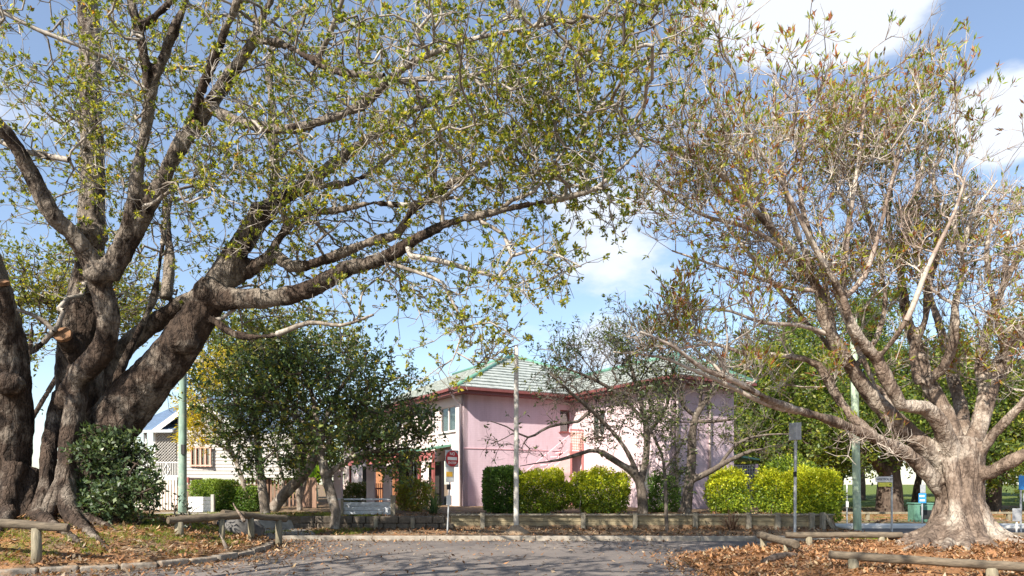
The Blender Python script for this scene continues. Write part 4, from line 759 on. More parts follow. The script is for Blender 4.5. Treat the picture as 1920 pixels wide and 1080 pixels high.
# ------------------------------------------------------------------ hedges and shrubs
HP = [(.30, .38, .035), (.19, .28, .035), (.10, .16, .028), (.42, .43, .04)]
HPG = [(.08, .16, .03), (.14, .23, .04), (.06, .11, .025)]
def hedge(name, label, cat, c, size, pal, w, group=None, dens=1000, ln=.09, rough=.30, pw=2.9, top_pal=None, hollow=0.0, rz=0.0, cone=0.0):
    """clipped plant: woody stems, inner leaf mass, outer leaves spread through a shell"""
    base = (c[0], c[1], gz(c[0], c[1])); root = thing(name, label, cat, base, group); hx, hy, hz = [s / 2 for s in size]
    N = int(dens * 7 * size[0] * size[1] * size[2]); q = rng.uniform(-1.03, 1.03, (N, 3)); sf = (np.abs(q) ** pw).sum(1) ** (1 / pw); q = q[(sf < 1.02) & (rng.random(N) < np.clip(sf, 0, 1) ** 1.3)]
    ctr = np.array([base[0], base[1], base[2] + hz + .04]); p = q * np.array([hx, hy, hz]); d = unit(p / np.array([hx, hy, hz]) ** 1.5)
    bu = np.array([noise.noise(Vector(q * 1.5 + ctr)) + .55 * noise.noise(Vector(q * 4 + ctr)) + .25 * noise.noise(Vector(q * 9 + ctr)) for q in p]); p = p * (1 + rough * bu / max(.6, hz))[:, None]
    if cone: p[:, :2] *= (1 - cone * (p[:, 2:3] + hz) / (2 * hz))
    if hollow:
        hn = np.array([noise.noise(Vector(q * 1.1 + ctr * 3)) for q in p]); keep = ~((hn > .1) & (p[:, 2] < hz * .1) & (rng.random(len(p)) < hollow * .55)); p = p[keep]; d = d[keep]
    if rz: cc, ss = math.cos(rz), math.sin(rz); p[:, :2] = p[:, :2] @ np.array([[cc, ss], [-ss, cc]]); d[:, :2] = d[:, :2] @ np.array([[cc, ss], [-ss, cc]])
    v, f, cl = leaves(p + ctr, d * .7 + rng.normal(size=p.shape) * .6 + np.array([0, 0, .3]), ln, .5, pal, w)
    if top_pal is not None:            # leaves take the top palette more often toward the top
        k = (p[:, 2] / hz + rng.normal(size=len(p)) * .4 + .5 * bu[:len(p)] if len(bu) == len(p) else p[:, 2] / hz + rng.normal(size=len(p)) * .4) > .3; nk = int(k.sum()); tp = np.array(top_pal)[rng.integers(0, len(top_pal), nk)] * rng.uniform(.8, 1.2, (nk, 1)); cl = cl.reshape(-1, 4, 3); cl[k] = tp[:, None]; cl = cl.reshape(-1, 3)
    mesh_obj('foliage', v, f, M['hedge_leaf'], root, False, cl)
    mb = MB()
    for k in range(max(3, int(size[0] * 3.5))):
        x = base[0] + rng.uniform(-.8, .8) * hx; y = base[1] + rng.uniform(-.7, .7) * hy; z0 = gz(x, y) - .05
        q = [Vector((x, y, z0))]; 
        for s_ in range(4): q.append(q[-1] + Vector((rng.uniform(-.12, .12), rng.uniform(-.1, .1), size[2] * .2)))
        mb.tube(q, [.022, .018, .014, .010, .006], 5)
        for s_ in (2, 3): mb.tube([q[s_], q[s_] + Vector((rng.uniform(-.35, .35), rng.uniform(-.3, .3), size[2] * .2))], [.01, .005], 4)
    part('stems', mb, M['bark_grey'], root, True); return root
def ctr(u0, u1, v0, v1, Y, dy):
    x0, x1 = PX(u0, Y), PX(u1, Y); x = (x0 + x1) / 2; y = Y + dy / 2; z = gz(x, y); h = CZ - (v0 - V0) / F * Y - z; return (x, y), (x1 - x0, dy, h)
HG = 'clipped hedges above the timber retaining wall'
def H(label, u0, u1, v0, v1, Y, dy, pal=HP, w=(3, 3, 2, 1), top=None, **k):
    c, s = ctr(u0, u1, v0, v1, Y, dy); return hedge(k.pop('name', 'clipped_hedge'), label, 'hedge', c, s, pal, list(w), k.pop('group', HG), top_pal=top, **k)
TOP = [(.56, .55, .03), (.46, .52, .03)]
H('dark green square clipped hedge block beside the corner of the pink wall', 905, 975, 878, 962, 24.6, 1.6, HPG, (3, 3, 2), pw=6, rough=.07)
H('yellow topped hedge just right of the white pole', 964, 1074, 886, 962, 24.3, 1.5, HP, (2, 3, 3, .6), TOP)
H('rounded bright hedge swelling between the yellow topped hedge and the leaning garden tree', 1078, 1184, 884, 964, 24.0, 1.6, HP, (3, 3, 2.5, .6), TOP)
H('small dark hedge tucked between the two grey garden tree trunks', 1222, 1275, 896, 962, 25.4, 1.0, HPG, (3, 3, 2), pw=5)
H('yellow green domed hedge in front of the lattice porch', 1340, 1410, 886, 966, 24.2, 1.4, HP, (4, 3, 1.5, 1), TOP, pw=3.4)
H('middle hedge with a bare twiggy base beside the domed hedge', 1426, 1482, 886, 964, 24.6, 1.2, HP, (3, 3, 2, .8), TOP, hollow=.5)
H('large golden topped hedge at the right hand end of the retaining wall', 1484, 1588, 882, 966, 24.0, 1.7, HP, (4, 3, 1.6, 1.4), TOP, pw=3.4, hollow=.35)
H('loose green shrub showing above the golden topped hedges', 1432, 1552, 858, 960, 27.5, 1.6, HP, (2, 3, 3, .3), None, pw=2.4, rough=.3, name='garden_shrub', group=None, ln=.12, dens=260)
H('yellow flowered untidy hedge between the gate pillar and the grassy clump', 738, 806, 902, 966, 26.0, 1.2, [(.34, .34, .04), (.20, .22, .05), (.30, .17, .06)], (3, 3, 1), None, hollow=.6, group='front garden hedges of the pink flats')
H('low green and brown hedge behind the white plank barrier', 634, 696, 908, 960, 26.2, 1.0, [(.12, .16, .04), (.20, .16, .06), (.08, .11, .03)], (3, 2, 2), None, group='front garden hedges of the pink flats')
H('flat topped dark hedge behind the green telegraph pole', 352, 424, 903, 940, 25.6, 1.4, HPG, (3, 3, 2), [(.22, .30, .05)], pw=7, rough=.05, group='flat topped hedges by the weatherboard house')
H('lower flat topped dark hedge further right along the house garden', 428, 478, 915, 942, 25.8, 1.3, HPG, (3, 3, 2), [(.18, .26, .05)], pw=7, rough=.05, group='flat topped hedges by the weatherboard house')
q = P(205, 968, 16.30)
make_tree('leafy_shrub', 'dark glossy leafed shrub growing against the big fig trunk', [[(205, 970, 9, 16.30), (195, 920, 7, 16.30), (192, 860, 5, 16.30), (188, 815, 3, 16.30)], [(210, 965, 8, 16.30), (230, 910, 6, 16.18), (255, 870, 4, 16.06)], [(215, 965, 7, 16.30), (255, 930, 5, 15.94), (285, 915, 3, 15.3)], [(200, 960, 7, 16.30), (180, 930, 5, 16.06), (168, 905, 3, 15.94)]],
    [(215, 900, 16.3, 52, 60, .55, 140), (200, 848, 16.4, 40, 40, .5, 80), (245, 930, 16.06, 48, 36, .6, 80), (225, 850, 16.18, 44, 38, .6, 60), (165, 935, 16.3, 20, 30, .35, 26), (275, 905, 15.94, 24, 34, .4, 24), (215, 950, 15.95, 55, 18, .4, 50)], (q.x, 16.30, gz(q.x, 16.30)), (M['bark_dark'], M['bark_dark'], M['leaf_gloss']),
    dict(n=6, len=.13, ratio=.46, pal=[(.045, .075, .03), (.07, .11, .045), (.13, .17, .065)], w=[3, 3, 1.3], spread=.9, along=.9, jit=.04), cat='shrub', vox=.04, tip_r=.006, twigs=3, twig_len=.28, rmin_vox=.06)
c, s = ctr(308, 345, 925, 985, 16.2, .6)
hedge('leafy_shrub', 'small silvery seedling at the left end of the log barrier', 'shrub', c, s, [(.16, .19, .14), (.07, .09, .05)], [2, 2], None, 90, .12, .3, 2.2)
# grassy clump and banana plant
def blades(name, label, cat, u, v, Y, n, L, w, pal, mat='leaf', droop=.5, stem=None):
    q = P(u, v, Y); z = gz(q.x, Y); root = thing(name, label, cat, (q.x, Y, z)); vs = []; fs = []; cs = []
    for k in range(n):
        a = random.uniform(0, 6.283); el = random.uniform(.5, 1.5); l = L * random.uniform(.6, 1.1); p = Vector((q.x + random.uniform(-.1, .1), Y + random.uniform(-.1, .1), z + (stem or 0))); d = Vector((math.cos(a) * math.cos(el), math.sin(a) * math.cos(el), math.sin(el))); sd = Vector((-math.sin(a), math.cos(a), 0)); k0 = len(vs); c = random.choice(pal)
        for s_ in range(6):
            t = s_ / 5; ww = w * math.sin(math.pi * (.12 + .86 * t)); vs += [p - sd * ww, p + sd * ww]; cs += [c, c]; d = (d + Vector((0, 0, -droop * .3))).normalized(); p = p + d * l / 5
        fs += [(k0 + 2 * s_, k0 + 2 * s_ + 1, k0 + 2 * s_ + 3, k0 + 2 * s_ + 2) for s_ in range(5)]
    mesh_obj('foliage', np.array([tuple(p) for p in vs]), fs, M[mat], root, True, np.array(cs) * rng.uniform(.8, 1.2, (len(cs), 1)))
    if stem: m = MB(); m.tube([(q.x, Y, z - .05), (q.x + .03, Y, z + stem * .5), (q.x, Y, z + stem + .1)], [.09, .08, .05], 9); part('stem', m, M['pole_green'], root, True)
    return root
blades('grass_clump', 'strappy blue green clump at the foot of the pink wall beside the no entry sign', 'plant', 812, 968, 24.6, 90, 1.0, .018, [(.10, .16, .08), (.16, .22, .11), (.07, .11, .05)])
blades('banana_plant', 'bright green broad leafed banana plant above the brown paling fence', 'plant', 592, 940, 29.5, 14, 1.5, .17, [(.22, .36, .04), (.30, .42, .05)], droop=.7, stem=1.1)
blades('bare_sapling', 'brown withered twiggy shrub at the foot of the timber retaining wall', 'plant', 1372, 996, 22.2, 60, .75, .012, [(.16, .09, .06), (.24, .15, .10)], 'litter', .2)

# ------------------------------------------------------------------ pink block of flats
C0 = Vector((-2.2, 31.0, 0)); E = Vector((.866, .5, 0)); Nn = Vector((.5, -.866, 0)); Z = Vector((0, 0, 1))
ZB, ZE = .45, 5.72
def FL(s, o, z): return C0 + E * s + Nn * o + Z * z
flats = thing('apartment_building', 'two storey pink painted brick flats with pale tiled hip roof and green ridges', 'building', tuple(FL(0, 0, .6)))
def wall(name, org, ud, nd, w, z0, z1, mat, parent, opens=(), th=.22):
    """brick skin with real openings; opens = (u0, u1, z0, z1)"""
    us = sorted({0, w, *[o[0] for o in opens], *[o[1] for o in opens]}); zs = sorted({z0, z1, *[o[2] for o in opens], *[o[3] for o in opens]}); vs = []; fs = []; uv = []
    def q(pts, uvs): k = len(vs); vs.extend(pts); fs.append(tuple(range(k, k + 4))); uv.extend(uvs)
    pt = lambda u, z, d=0: org + ud * u + nd * (-d) + Z * z
    for a, b in zip(us, us[1:]):
        for c, d in zip(zs, zs[1:]):
            if any(o[0] <= a and b <= o[1] and o[2] <= c and d <= o[3] for o in opens): continue
            q([pt(a, c), pt(b, c), pt(b, d), pt(a, d)], [(a, c), (b, c), (b, d), (a, d)])
    for o in opens:
        a, b, c, d = o
        for p1, p2 in (((a, c), (b, c)), ((b, c), (b, d)), ((b, d), (a, d)), ((a, d), (a, c))):
            q([pt(*p1), pt(*p2), pt(*p2, th), pt(*p1, th)], [(0, 0), (.1, 0), (.1, .1), (0, .1)])
    q([pt(0, z0), pt(0, z0, th), pt(0, z1, th), pt(0, z1)], [(0, z0), (th, z0), (th, z1), (0, z1)]); q([pt(w, z0), pt(w, z0, th), pt(w, z1, th), pt(w, z1)], [(0, z0), (th, z0), (th, z1), (0, z1)])
    o = mesh_obj(name, np.array([tuple(v) for v in vs]), fs, mat, parent); l = o.data.uv_layers.new(name='wall'); l.data.foreach_set('uv', np.array(uv, dtype=np.float32).ravel()); return o
def window(org, ud, nd, o, parent, fmat, split=2, curtain=True, fr=.05):
    a, b, c, d = o; mb = MB(); pt = lambda u, z, dd: org + ud * u - nd * dd + Z * z
    for u in [a + fr / 2 + (b - a - fr) * k / split for k in range(split + 1)]: mb.box(pt(u, (c + d) / 2, .10), (fr, .06, d - c), ax=(ud, nd, Z))
    for z in (c + fr / 2, d - fr / 2): mb.box(pt((a + b) / 2, z, .103), (b - a, .064, fr), ax=(ud, nd, Z))
    w = part('window', mb, fmat, parent)
    m = MB(); m.box(pt((a + b) / 2, (c + d) / 2, .115), (b - a - .02, .006, d - c - .02), ax=(ud, nd, Z)); part('glass', m, M['glass'], w)
    m = MB(); m.box(pt((a + b) / 2, c - .03, -.03), (b - a + .16, .14, .06), ax=(ud, nd, Z)); part('sill', m, fmat, w, bevel=.006)
    m = MB(); m.box(pt((a + b) / 2, (c + d) / 2, .9), (b - a + .8, .02, d - c + .8), ax=(ud, nd, Z)); part('room_shade_panel', m, M['interior_shade'], w)  # dark sheet behind the glass stands in for the unlit room
    if curtain:
        m = MB(); vs = []; n = int((b - a) * 26)
        for k in range(n + 1): u = a + (b - a) * k / n; dd = .25 + .035 * math.sin(k * 1.9) + .012 * math.sin(k * 5.1); vs += [pt(u, c - .02, dd), pt(u, d + .02, dd)]
        m.add(vs, [(2 * k, 2 * k + 2, 2 * k + 3, 2 * k + 1) for k in range(n)]); part('curtain', m, M['curtain'], w, True)
    return w
LT = -Nn                                          # along the left facade, away from the viewer
LO = [(.86, 2.72, 4.12, 5.32), (3.2, 4.1, 4.12, 5.32), (8, 10, 4.12, 5.32), (13, 15, 4.12, 5.32), (1.7, 2.6, .6, 2.75), (5, 6.6, 1.6, 2.9), (10.4, 11.4, .6, 2.75)]
wl = wall('wall', FL(0, 0, 0), LT, -E, 19, ZB, ZE, M['cream_pink'], flats, LO); wl['label'] = 'pale sunlit side wall'
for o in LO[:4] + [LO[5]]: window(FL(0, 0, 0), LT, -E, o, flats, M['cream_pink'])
FO = [(5.3, 5.95, 4.3, 5.2)]
wall('wall', FL(0, 0, 0), E, Nn, 6.02, ZB, ZE, M['pink_brick'], flats, [(5.28, 5.86, ZB + .3, 2.75), (5.28, 5.86, 4.2, 5.3)])
for o in ((5.28, 5.86, 4.2, 5.3),): window(FL(0, 0, 0), E, Nn, o, flats, M['red_trim'], 1, False)
box_part('doorway_shade', FL(5.57, -.5, 1.7), (.9, .1, 2.8), M['interior_shade'], flats, math.atan2(.5, .866))  # dark sheet in the opening, stairwell shade put into its colour
WS, WO, WW = 6.0, 7.2, 3.45
wall('wall', FL(WS, WO, 0), -Nn, -E, WO, ZB, ZE, M['pale_pink'], flats, [(1.5, 2.3, 1.2, 2.5), (4.6, 5.6, 3.9, 5.1)])
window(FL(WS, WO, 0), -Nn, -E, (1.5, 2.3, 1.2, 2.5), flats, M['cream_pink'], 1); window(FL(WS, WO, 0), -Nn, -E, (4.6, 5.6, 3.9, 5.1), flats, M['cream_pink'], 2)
wall('wall', FL(WS, WO, 0), E, Nn, WW, ZB, ZE, M['pink_brick'], flats)
wall('wall', FL(WS + WW, WO, 0), -Nn, E, WO + 19, ZB, ZE, M['pink_brick'], flats)
# joint line across the front wall at floor level, and the wall base
m = MB(); m.box(FL(2.6, .012, 3.28), (5.2, .03, .05), ax=(E, Nn, Z)); part('string_course', m, M['pink'], flats)
# eaves: soffit, fascia, gutter
def eave_run(poly, closed=False):
    pass
OV = .55
def strip(name, pts, z0, z1, th, mat, parent):
    m = MB()
    for a, b in zip(pts, pts[1:]):
        d = (b - a).normalized(); m.box((a + b) / 2 + Z * ((z0 + z1) / 2), ((b - a).length, th, z1 - z0), ax=(d, d.cross(Z) * -1, Z))
    return part(name, m, mat, parent)
outline = [FL(-OV, -19.5, 0), FL(-OV, OV, 0), FL(WS - OV, OV, 0), FL(WS - OV, WO + OV, 0), FL(WS + WW + OV, WO + OV, 0), FL(WS + WW + OV, -19.5, 0)]
m = MB(); zz = ZE + .002
m.add([tuple(p + Z * zz) for p in outline] + [tuple(p + Z * (zz + .05)) for p in outline], [(5, 4, 3, 2, 1, 0), (6, 7, 8, 9, 10, 11)]); part('soffit', m, M['red_trim'], flats)
strip('fascia', outline, ZE - .02, ZE + .22, .05, M['red_trim'], flats)
out2 = [FL(-OV - .09, -19.5, 0), FL(-OV - .09, OV + .09, 0), FL(WS - OV - .09, OV + .09, 0), FL(WS - OV - .09, WO + OV + .09, 0), FL(WS + WW + OV + .09, WO + OV + .09, 0), FL(WS + WW + OV + .09, -19.5, 0)]
strip('gutter', out2, ZE + .12, ZE + .24, .11, M['red_trim'], flats)
# tiled hips: stepped courses
def course_plane(name, a, b, c, d, n, parent):
    """a-b eave (left, right), d-c ridge (left, right)"""
    m = MB(); nrm = (b - a).cross(d - a)
    if nrm.length < 1e-3: nrm = (b - a).cross(c - a)
    nrm = nrm.normalized()
    if nrm.z < 0: nrm = -nrm
    for k in range(n):
        t0, t1 = k / n, (k + 1.12) / n; t1 = min(t1, 1.0)
        p = [a.lerp(d, t0), b.lerp(c, t0), b.lerp(c, t1), a.lerp(d, t1)]; up = nrm * .075
        q = [p[0] + up, p[1] + up, p[2] + nrm * .012, p[3] + nrm * .012]; m.add([p[0], p[1]] + q, [(0, 1, 3, 2), (2, 3, 4, 5)])
    return part(name, m, M['tile'], parent)
ZR = ZE + .22; OV2 = OV + .1
RW = 11.8; hx = RW / 2; rise = 2.95
A0, A1, A2, A3 = FL(-OV2, OV2, ZR), FL(RW + OV2, OV2, ZR), FL(RW + OV2, -19.6, ZR), FL(-OV2, -19.6, ZR)
AP = FL(hx, -hx, ZR + rise); AQ = FL(hx, -19.6 + hx, ZR + rise)
rf = course_plane('roof', A0, A1, AP, AP, 13, flats); course_plane('roof', A3, A0, AP, AQ, 13, flats); course_plane('roof', A1, A2, AQ, AP, 13, flats)
def ridge(pts, par): 
    m = MB(); m.tube(pts, .11, 8); part('ridge_cap', m, M['green_trim'], par, True)
for pts in ([A0 + Z * .05, AP + Z * .07], [AP + Z * .07, AQ + Z * .07], [A1 + Z * .05, AP + Z * .07]): ridge(pts, rf)
w0, w1 = WS - OV2, WS + WW + OV2; wm = (w0 + w1) / 2; wr = 1.35; hy_ = 2.2
B0, B1 = FL(w0, WO + OV2, ZR), FL(w1, WO + OV2, ZR); B2, B3 = FL(w1, -3, ZR), FL(w0, -3, ZR); BP = FL(wm, WO + OV2 - hy_, ZR + wr); BQ = FL(wm, -3, ZR + wr)
wf = course_plane('roof', B0, B1, BP, BP, 8, flats); course_plane('roof', B3, B0, BP, BQ, 8, flats); course_plane('roof', B1, B2, BQ, BP, 8, flats)
for pts in ([B0 + Z * .05, BP + Z * .06], [B1 + Z * .05, BP + Z * .06], [BP + Z * .06, BQ + Z * .06]): ridge(pts, wf)
for s_, o_ in ((-.07, -.18), (WS + 1.95, WO + .07), (WS + .12, WO + .07)):
    m = MB(); p = FL(s_, o_, 0); m.tube([p + Z * (ZB + .1), p + Z * (ZE - .45), p + Z * (ZE - .25) + (Nn * .25 if o_ > 1 else -E * .25), p + Z * (ZE + .1) + (Nn * .5 if o_ > 1 else -E * .5)], .05, 8); part('downpipe', m, M['cream_pink'], flats, True)
# outside stair against the front wall, lattice balcony at its head
m = MB(); m.bar(FL(1.6, .9, 1.35), FL(5.2, .9, 3.95), .06, .07); m.bar(FL(1.6, .9, .7), FL(5.2, .9, 3.2), .05, .22); part('stair_rail', m, M['pink'], flats)
m = MB()
for k in range(13): m.box(FL(1.6 + k * .29, .5, .75 + k * .2), (.3, .8, .05), ax=(E, Nn, Z))
part('stair', m, M['pink'], flats)
m = MB(); m.prism([FL(1.6, .93, .6), FL(5.2, .93, .6), FL(5.2, .93, 3.1)], Nn * .05); part('stair_side', m, M['pink_post'], flats)
m = MB()
for k in range(8): m.box(FL(5.28 + k * .1, .96, 3.72), (.03, .03, .9), ax=(E, Nn, Z))
for k in range(7): m.box(FL(5.62, .965, 3.32 + k * .13), (.76, .036, .03), ax=(E, Nn, Z))
part('lattice_screen', m, M['lattice_tan'], flats)
m = MB(); m.box(FL(5.6, .5, 3.12), (.84, 1.0, .2), ax=(E, Nn, Z)); m.box(FL(5.62, .96, 4.24), (.84, .06, .08), ax=(E, Nn, Z)); m.box(FL(5.26, .96, 2.0), (.08, .08, 3.2), ax=(E, Nn, Z)); m.box(FL(5.94, .96, 2.0), (.07, .08, 3.2), ax=(E, Nn, Z)); part('balcony', m, M['pink_red'], flats)
# entry porches along the side wall
def porch(t0, t1, dep, parent):
    q = lambda t, d, z: FL(-d, -t, z); r = part
    m = MB(); m.prism([q(t0, 0, 3.42), q(t0, dep + .15, 3.22), q(t0, dep + .15, 3.30), q(t0, 0, 3.52)], LT * (t1 - t0)); part('porch_roof', m, M['green_trim'], parent)
    m = MB(); n = int((t1 - t0) / .14)
    m.prism([q(t0, dep, 3.2), q(t1, dep, 3.2), q(t1, dep + .35, 2.72), q(t0, dep + .35, 2.72)], E * .04); part('awning', m, M['red_paint'], parent)
    for t in (t0 + .06, t1 - .06): m = MB(); m.box(q(t, dep, 1.7), (.12, .12, 2.9), ax=(E, Nn, Z)); part('porch_post', m, M['red_paint'], parent)
    m = MB()
    for k in range(n): m.box(q(t0 + .15 + k * .14, dep, 1.05), (.03, .03, .9), ax=(E, Nn, Z))
    m.box(q((t0 + t1) / 2, dep, 1.53), (t1 - t0 - .24, .05, .06), ax=(LT, E, Z)); part('balustrade', m, M['pink_post'], parent)
    m = MB(); m.box(q((t0 + t1) / 2, .45, 1.6), (.05, t1 - t0 - .4, 2.2), ax=(E, LT, Z)); part('porch_shade_panel', m, M['interior_shade'], parent)  # added dark panel, the porch's shade put into its colour
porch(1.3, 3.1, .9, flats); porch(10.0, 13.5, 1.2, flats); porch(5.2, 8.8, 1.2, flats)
m = MB(); m.box(FL(-1.4, -6.9, 1.45), (.15, 3.4, 1.9), ax=(E, LT, Z)); part('brick_infill', m, M['orange_brick'], flats)
# lattice side porch at the far right
pr = thing('garden_porch', 'small lattice porch with green edged roof at the right end of the pink flats', 'porch', tuple(P(1385, 940, 33)))
def pq(u, z, Y=33): return Vector((PX(u, Y), Y, z))
m = MB(); m.prism([pq(1338, 3.15), pq(1424, 2.78), pq(1424, 2.86), pq(1338, 3.3)], Vector((0, 2, 0))); part('roof', m, M['green_trim'], pr)
m = MB(); m.prism([pq(1340, 2.35, 32.95), pq(1372, 2.35, 32.95), pq(1372, 2.95, 32.95), pq(1340, 3.1, 32.95)], Vector((0, .08, 0))); part('gable_board', m, M['red_paint'], pr)
box_part('post', pq(1371, 1.6), (.16, .16, 2.2), M['pink'], pr); box_part('post', pq(1418, 1.5), (.12, .12, 2.2), M['pink'], pr)
m = MB()
for k in range(13): m.box(pq(1376 + k * 3.2, 1.62), (.03, .02, 1.9))
for k in range(12): m.box(pq(1396, .78 + k * .16) + Vector((0, .025, 0)), (1.12, .02, .03))
part('lattice_screen', m, M['lattice'], pr)
m = MB()
for k in range(8): m.box(pq(1342 + k * 3.4, 1.5), (.03, .02, 1.7))
for k in range(10): m.box(pq(1354, .75 + k * .17) + Vector((0, .025, 0)), (.72, .02, .03))
part('lattice_screen', m, M['white'], pr)
m = MB(); m.box(pq(1382, 1.5, 34.6), (2.2, .1, 2.3)); part('shaded_back_panel', m, M['interior_shade'], pr)  # panel coloured near black to stand for shade behind the lattice

# gate pillars and red picket gate in the front garden
for u, lab in ((696, 'pale rendered gate pillar at the hinge side of the red picket gate'), (727, 'pale rendered gate pillar beside the yellow flowered hedge'), (634, 'pale pink rendered pillar behind the slender verge tree')):
    x, Y = PX(u, 25.6), 25.6; z = gz(x, Y); t = thing('gate_pillar', lab, 'pillar', (x, Y, z), 'rendered pillars of the front garden'); box_part('shaft', (x, Y, z + .82), (.30, .30, 1.7), M['pink_post'], t, bevel=.02); box_part('cap', (x, Y, z + 1.7), (.38, .38, .1), M['pink_post'], t, bevel=.02)
x0, x1, Y = PX(703, 25.6), PX(721, 25.6), 25.6; z = gz(x0, Y); t = thing('picket_gate', 'red picket gate hung between the two pale gate pillars', 'gate', ((x0 + x1) / 2, Y, z)); m = MB()
for k in range(6): m.box((x0 + (x1 - x0) * k / 5, Y, z + .55), (.03, .03, 1.1))
part('pickets', m, M['red_paint'], t); m = MB()
for zz in (.25, .9): m.box(((x0 + x1) / 2, Y + .035, z + zz), (x1 - x0, .03, .06))
part('rail', m, M['red_paint'], t)

# ------------------------------------------------------------------ weatherboard house
house = thing('weatherboard_house', 'white weatherboard house on stumps with blue grey metal roof and lattice verandah', 'house', tuple(P(360, 945, 31)))
HY = 30.0; fz = 1.93                               # floor level
def hp(u, z, Y=HY): return Vector((PX(u, Y), Y, z))
def boards(name, x0, x1, Y, z0, ztop, parent, opens=(), slope=0.0):
    """lapped boards; ztop(x) gives the roof line"""
    m = MB(); n = int((max(ztop(x0), ztop(x1), ztop((x0 + x1) / 2)) - z0) / .15) + 1
    for k in range(n):
        za, zb = z0 + k * .15, z0 + (k + 1) * .15 - .004; segs = [(x0, x1)]
        for (a, b, c, d) in opens:
            if zb > c and za < d: segs = [t for s0, s1 in segs for t in ((s0, min(s1, a)), (max(s0, b), s1)) if t[1] - t[0] > .01]
        for s0, s1 in segs:
            xs = np.linspace(s0, s1, 24); ok = [x for x in xs if ztop(x) > zb]
            if len(ok) < 2: continue
            s0, s1 = ok[0], ok[-1]; y0 = Y + slope * (s0 - x0); y1 = Y + slope * (s1 - x0)
            m.add([(s0, y0 - .028, za), (s1, y1 - .028, za), (s1, y1 - .004, zb), (s0, y0 - .004, zb), (s0, y0 + .1, za), (s1, y1 + .1, za), (s1, y1 + .1, zb), (s0, y0 + .1, zb)], [(0, 1, 2, 3), (0, 4, 5, 1), (3, 2, 6, 7), (0, 3, 7, 4), (1, 5, 6, 2)])
    return part(name, m, M['weatherboard'], parent)
xl, xr, xp = PX(333, HY), PX(545, HY), PX(352, HY)
zt = lambda x: 4.0 + 1.15 * max(0, 1 - abs(x - PX(372, HY)) / 1.9) if x < PX(452, HY) else 4.0
wx = (PX(358, HY), PX(394, HY), 2.45, 3.25)
boards('wall', xl, xr, HY, fz, lambda x: min(5.0, 4.0 + max(0, 1.1 - abs(x - PX(372, HY)) * .62)), house, [wx], .12)
m = MB(); a, b, c, d = wx
for k in range(5): m.box((a + (b - a) * k / 4, HY + .02, (c + d) / 2), (.06, .08, d - c + .1))
for zz in (c, d): m.box(((a + b) / 2, HY + .02, zz), (b - a + .12, .084, .07))
w = part('window', m, M['lattice_tan'], house); m = MB(); m.box(((a + b) / 2, HY + .07, (c + d) / 2), (b - a, .01, d - c)); part('glass', m, M['glass'], w); m = MB(); m.box(((a + b) / 2, HY + .6, (c + d) / 2), (b - a + .5, .02, d - c + .5)); part('room_shade_panel', m, M['interior_shade'], w)  # dark sheet again stands in for the unlit room
# verandah bay to the left
vx0, vx1, vY = PX(240, HY), PX(333, HY), HY
m = MB(); m.box(((vx0 + vx1) / 2, vY + 1.2, fz - .06), (vx1 - vx0, 2.5, .12)); part('verandah_floor', m, M['white'], house)
m = MB(); m.box(((vx0 + vx1) / 2, vY + 2.2, 3.0), (vx1 - vx0, .1, 2.1)); part('verandah_back_shade', m, M['interior_shade'], house)  # verandah shade painted as a near-black panel at the back
for u in (272, 290, 246): box_part('verandah_post', (PX(u, HY), vY + .02, 3.0), (.11, .11, 2.1), M['white'], house, bevel=.01)
m = MB(); m.box(((vx0 + vx1) / 2, vY + .02, 4.0), (vx1 - vx0 + .1, .1, .16)); part('beam', m, M['white'], house)
lx0, lx1 = PX(294, HY), PX(331, HY); m = MB(); lz0, lz1 = 2.62, 3.9
n = 11
for k in range(-n, n + 1):                       # diagonal lattice, clipped to the panel
    for sgn in (1, -1):
        x_a = (lx0 + lx1) / 2 + k * .13; pts = []
        for tz in (lz0, lz1):
            pts.append((x_a + sgn * (tz - (lz0 + lz1) / 2), tz))
        (xa, za), (xb, zb) = pts
        def clip(xa, za, xb, zb):
            t0, t1 = 0, 1; dx = xb - xa
            for lim, sg in ((lx0, 1), (lx1, -1)):
                va, vb = sg * (xa - lim), sg * (xb - lim)
                if va < 0 and vb < 0: return None
                if va < 0: t0 = max(t0, va / (va - vb))
                elif vb < 0: t1 = min(t1, va / (va - vb))
            return (xa + dx * t0, za + (zb - za) * t0, xa + dx * t1, za + (zb - za) * t1) if t1 - t0 > .02 else None
        c_ = clip(xa, za, xb, zb)
        if c_: m.bar((c_[0], vY - .01 - .012 * sgn, c_[1]), (c_[2], vY - .01 - .012 * sgn, c_[3]), .02, .028)
part('lattice_screen', m, M['lattice'], house)
m = MB()
for k in range(30): m.box((vx0 + (vx1 - vx0) * k / 29, vY + .01, fz + .34), (.022, .022, .62))
for zz in (fz + .06, fz + .66): m.box(((vx0 + vx1) / 2, vY + .012, zz), (vx1 - vx0, .05, .05))
cx = PX(313, HY)
for sx, sz in ((1, 1), (1, -1)): m.bar((cx - .14, vY - .03, fz + .36), (cx, vY - .03, fz + .36 + sz * .26), .02); m.bar((cx, vY - .03, fz + .36 + sz * .26), (cx + .14, vY - .03, fz + .36), .02)
part('balustrade', m, M['white'], house)
m = MB()
for k in range(46): m.box((vx0 + (xr - vx0) * k / 45, HY + .25 + .12 * max(0, vx0 + (xr - vx0) * k / 45 - xl), 1.2), (.075, .02, 1.3))
part('stump_battens', m, M['brown_fence'], house)
m = MB(); x = PX(282, HY); m.box((PX(352, HY), HY - .06, 1.82), (.16, .1, .24)); part('meter_box', m, M['red_paint'], house)
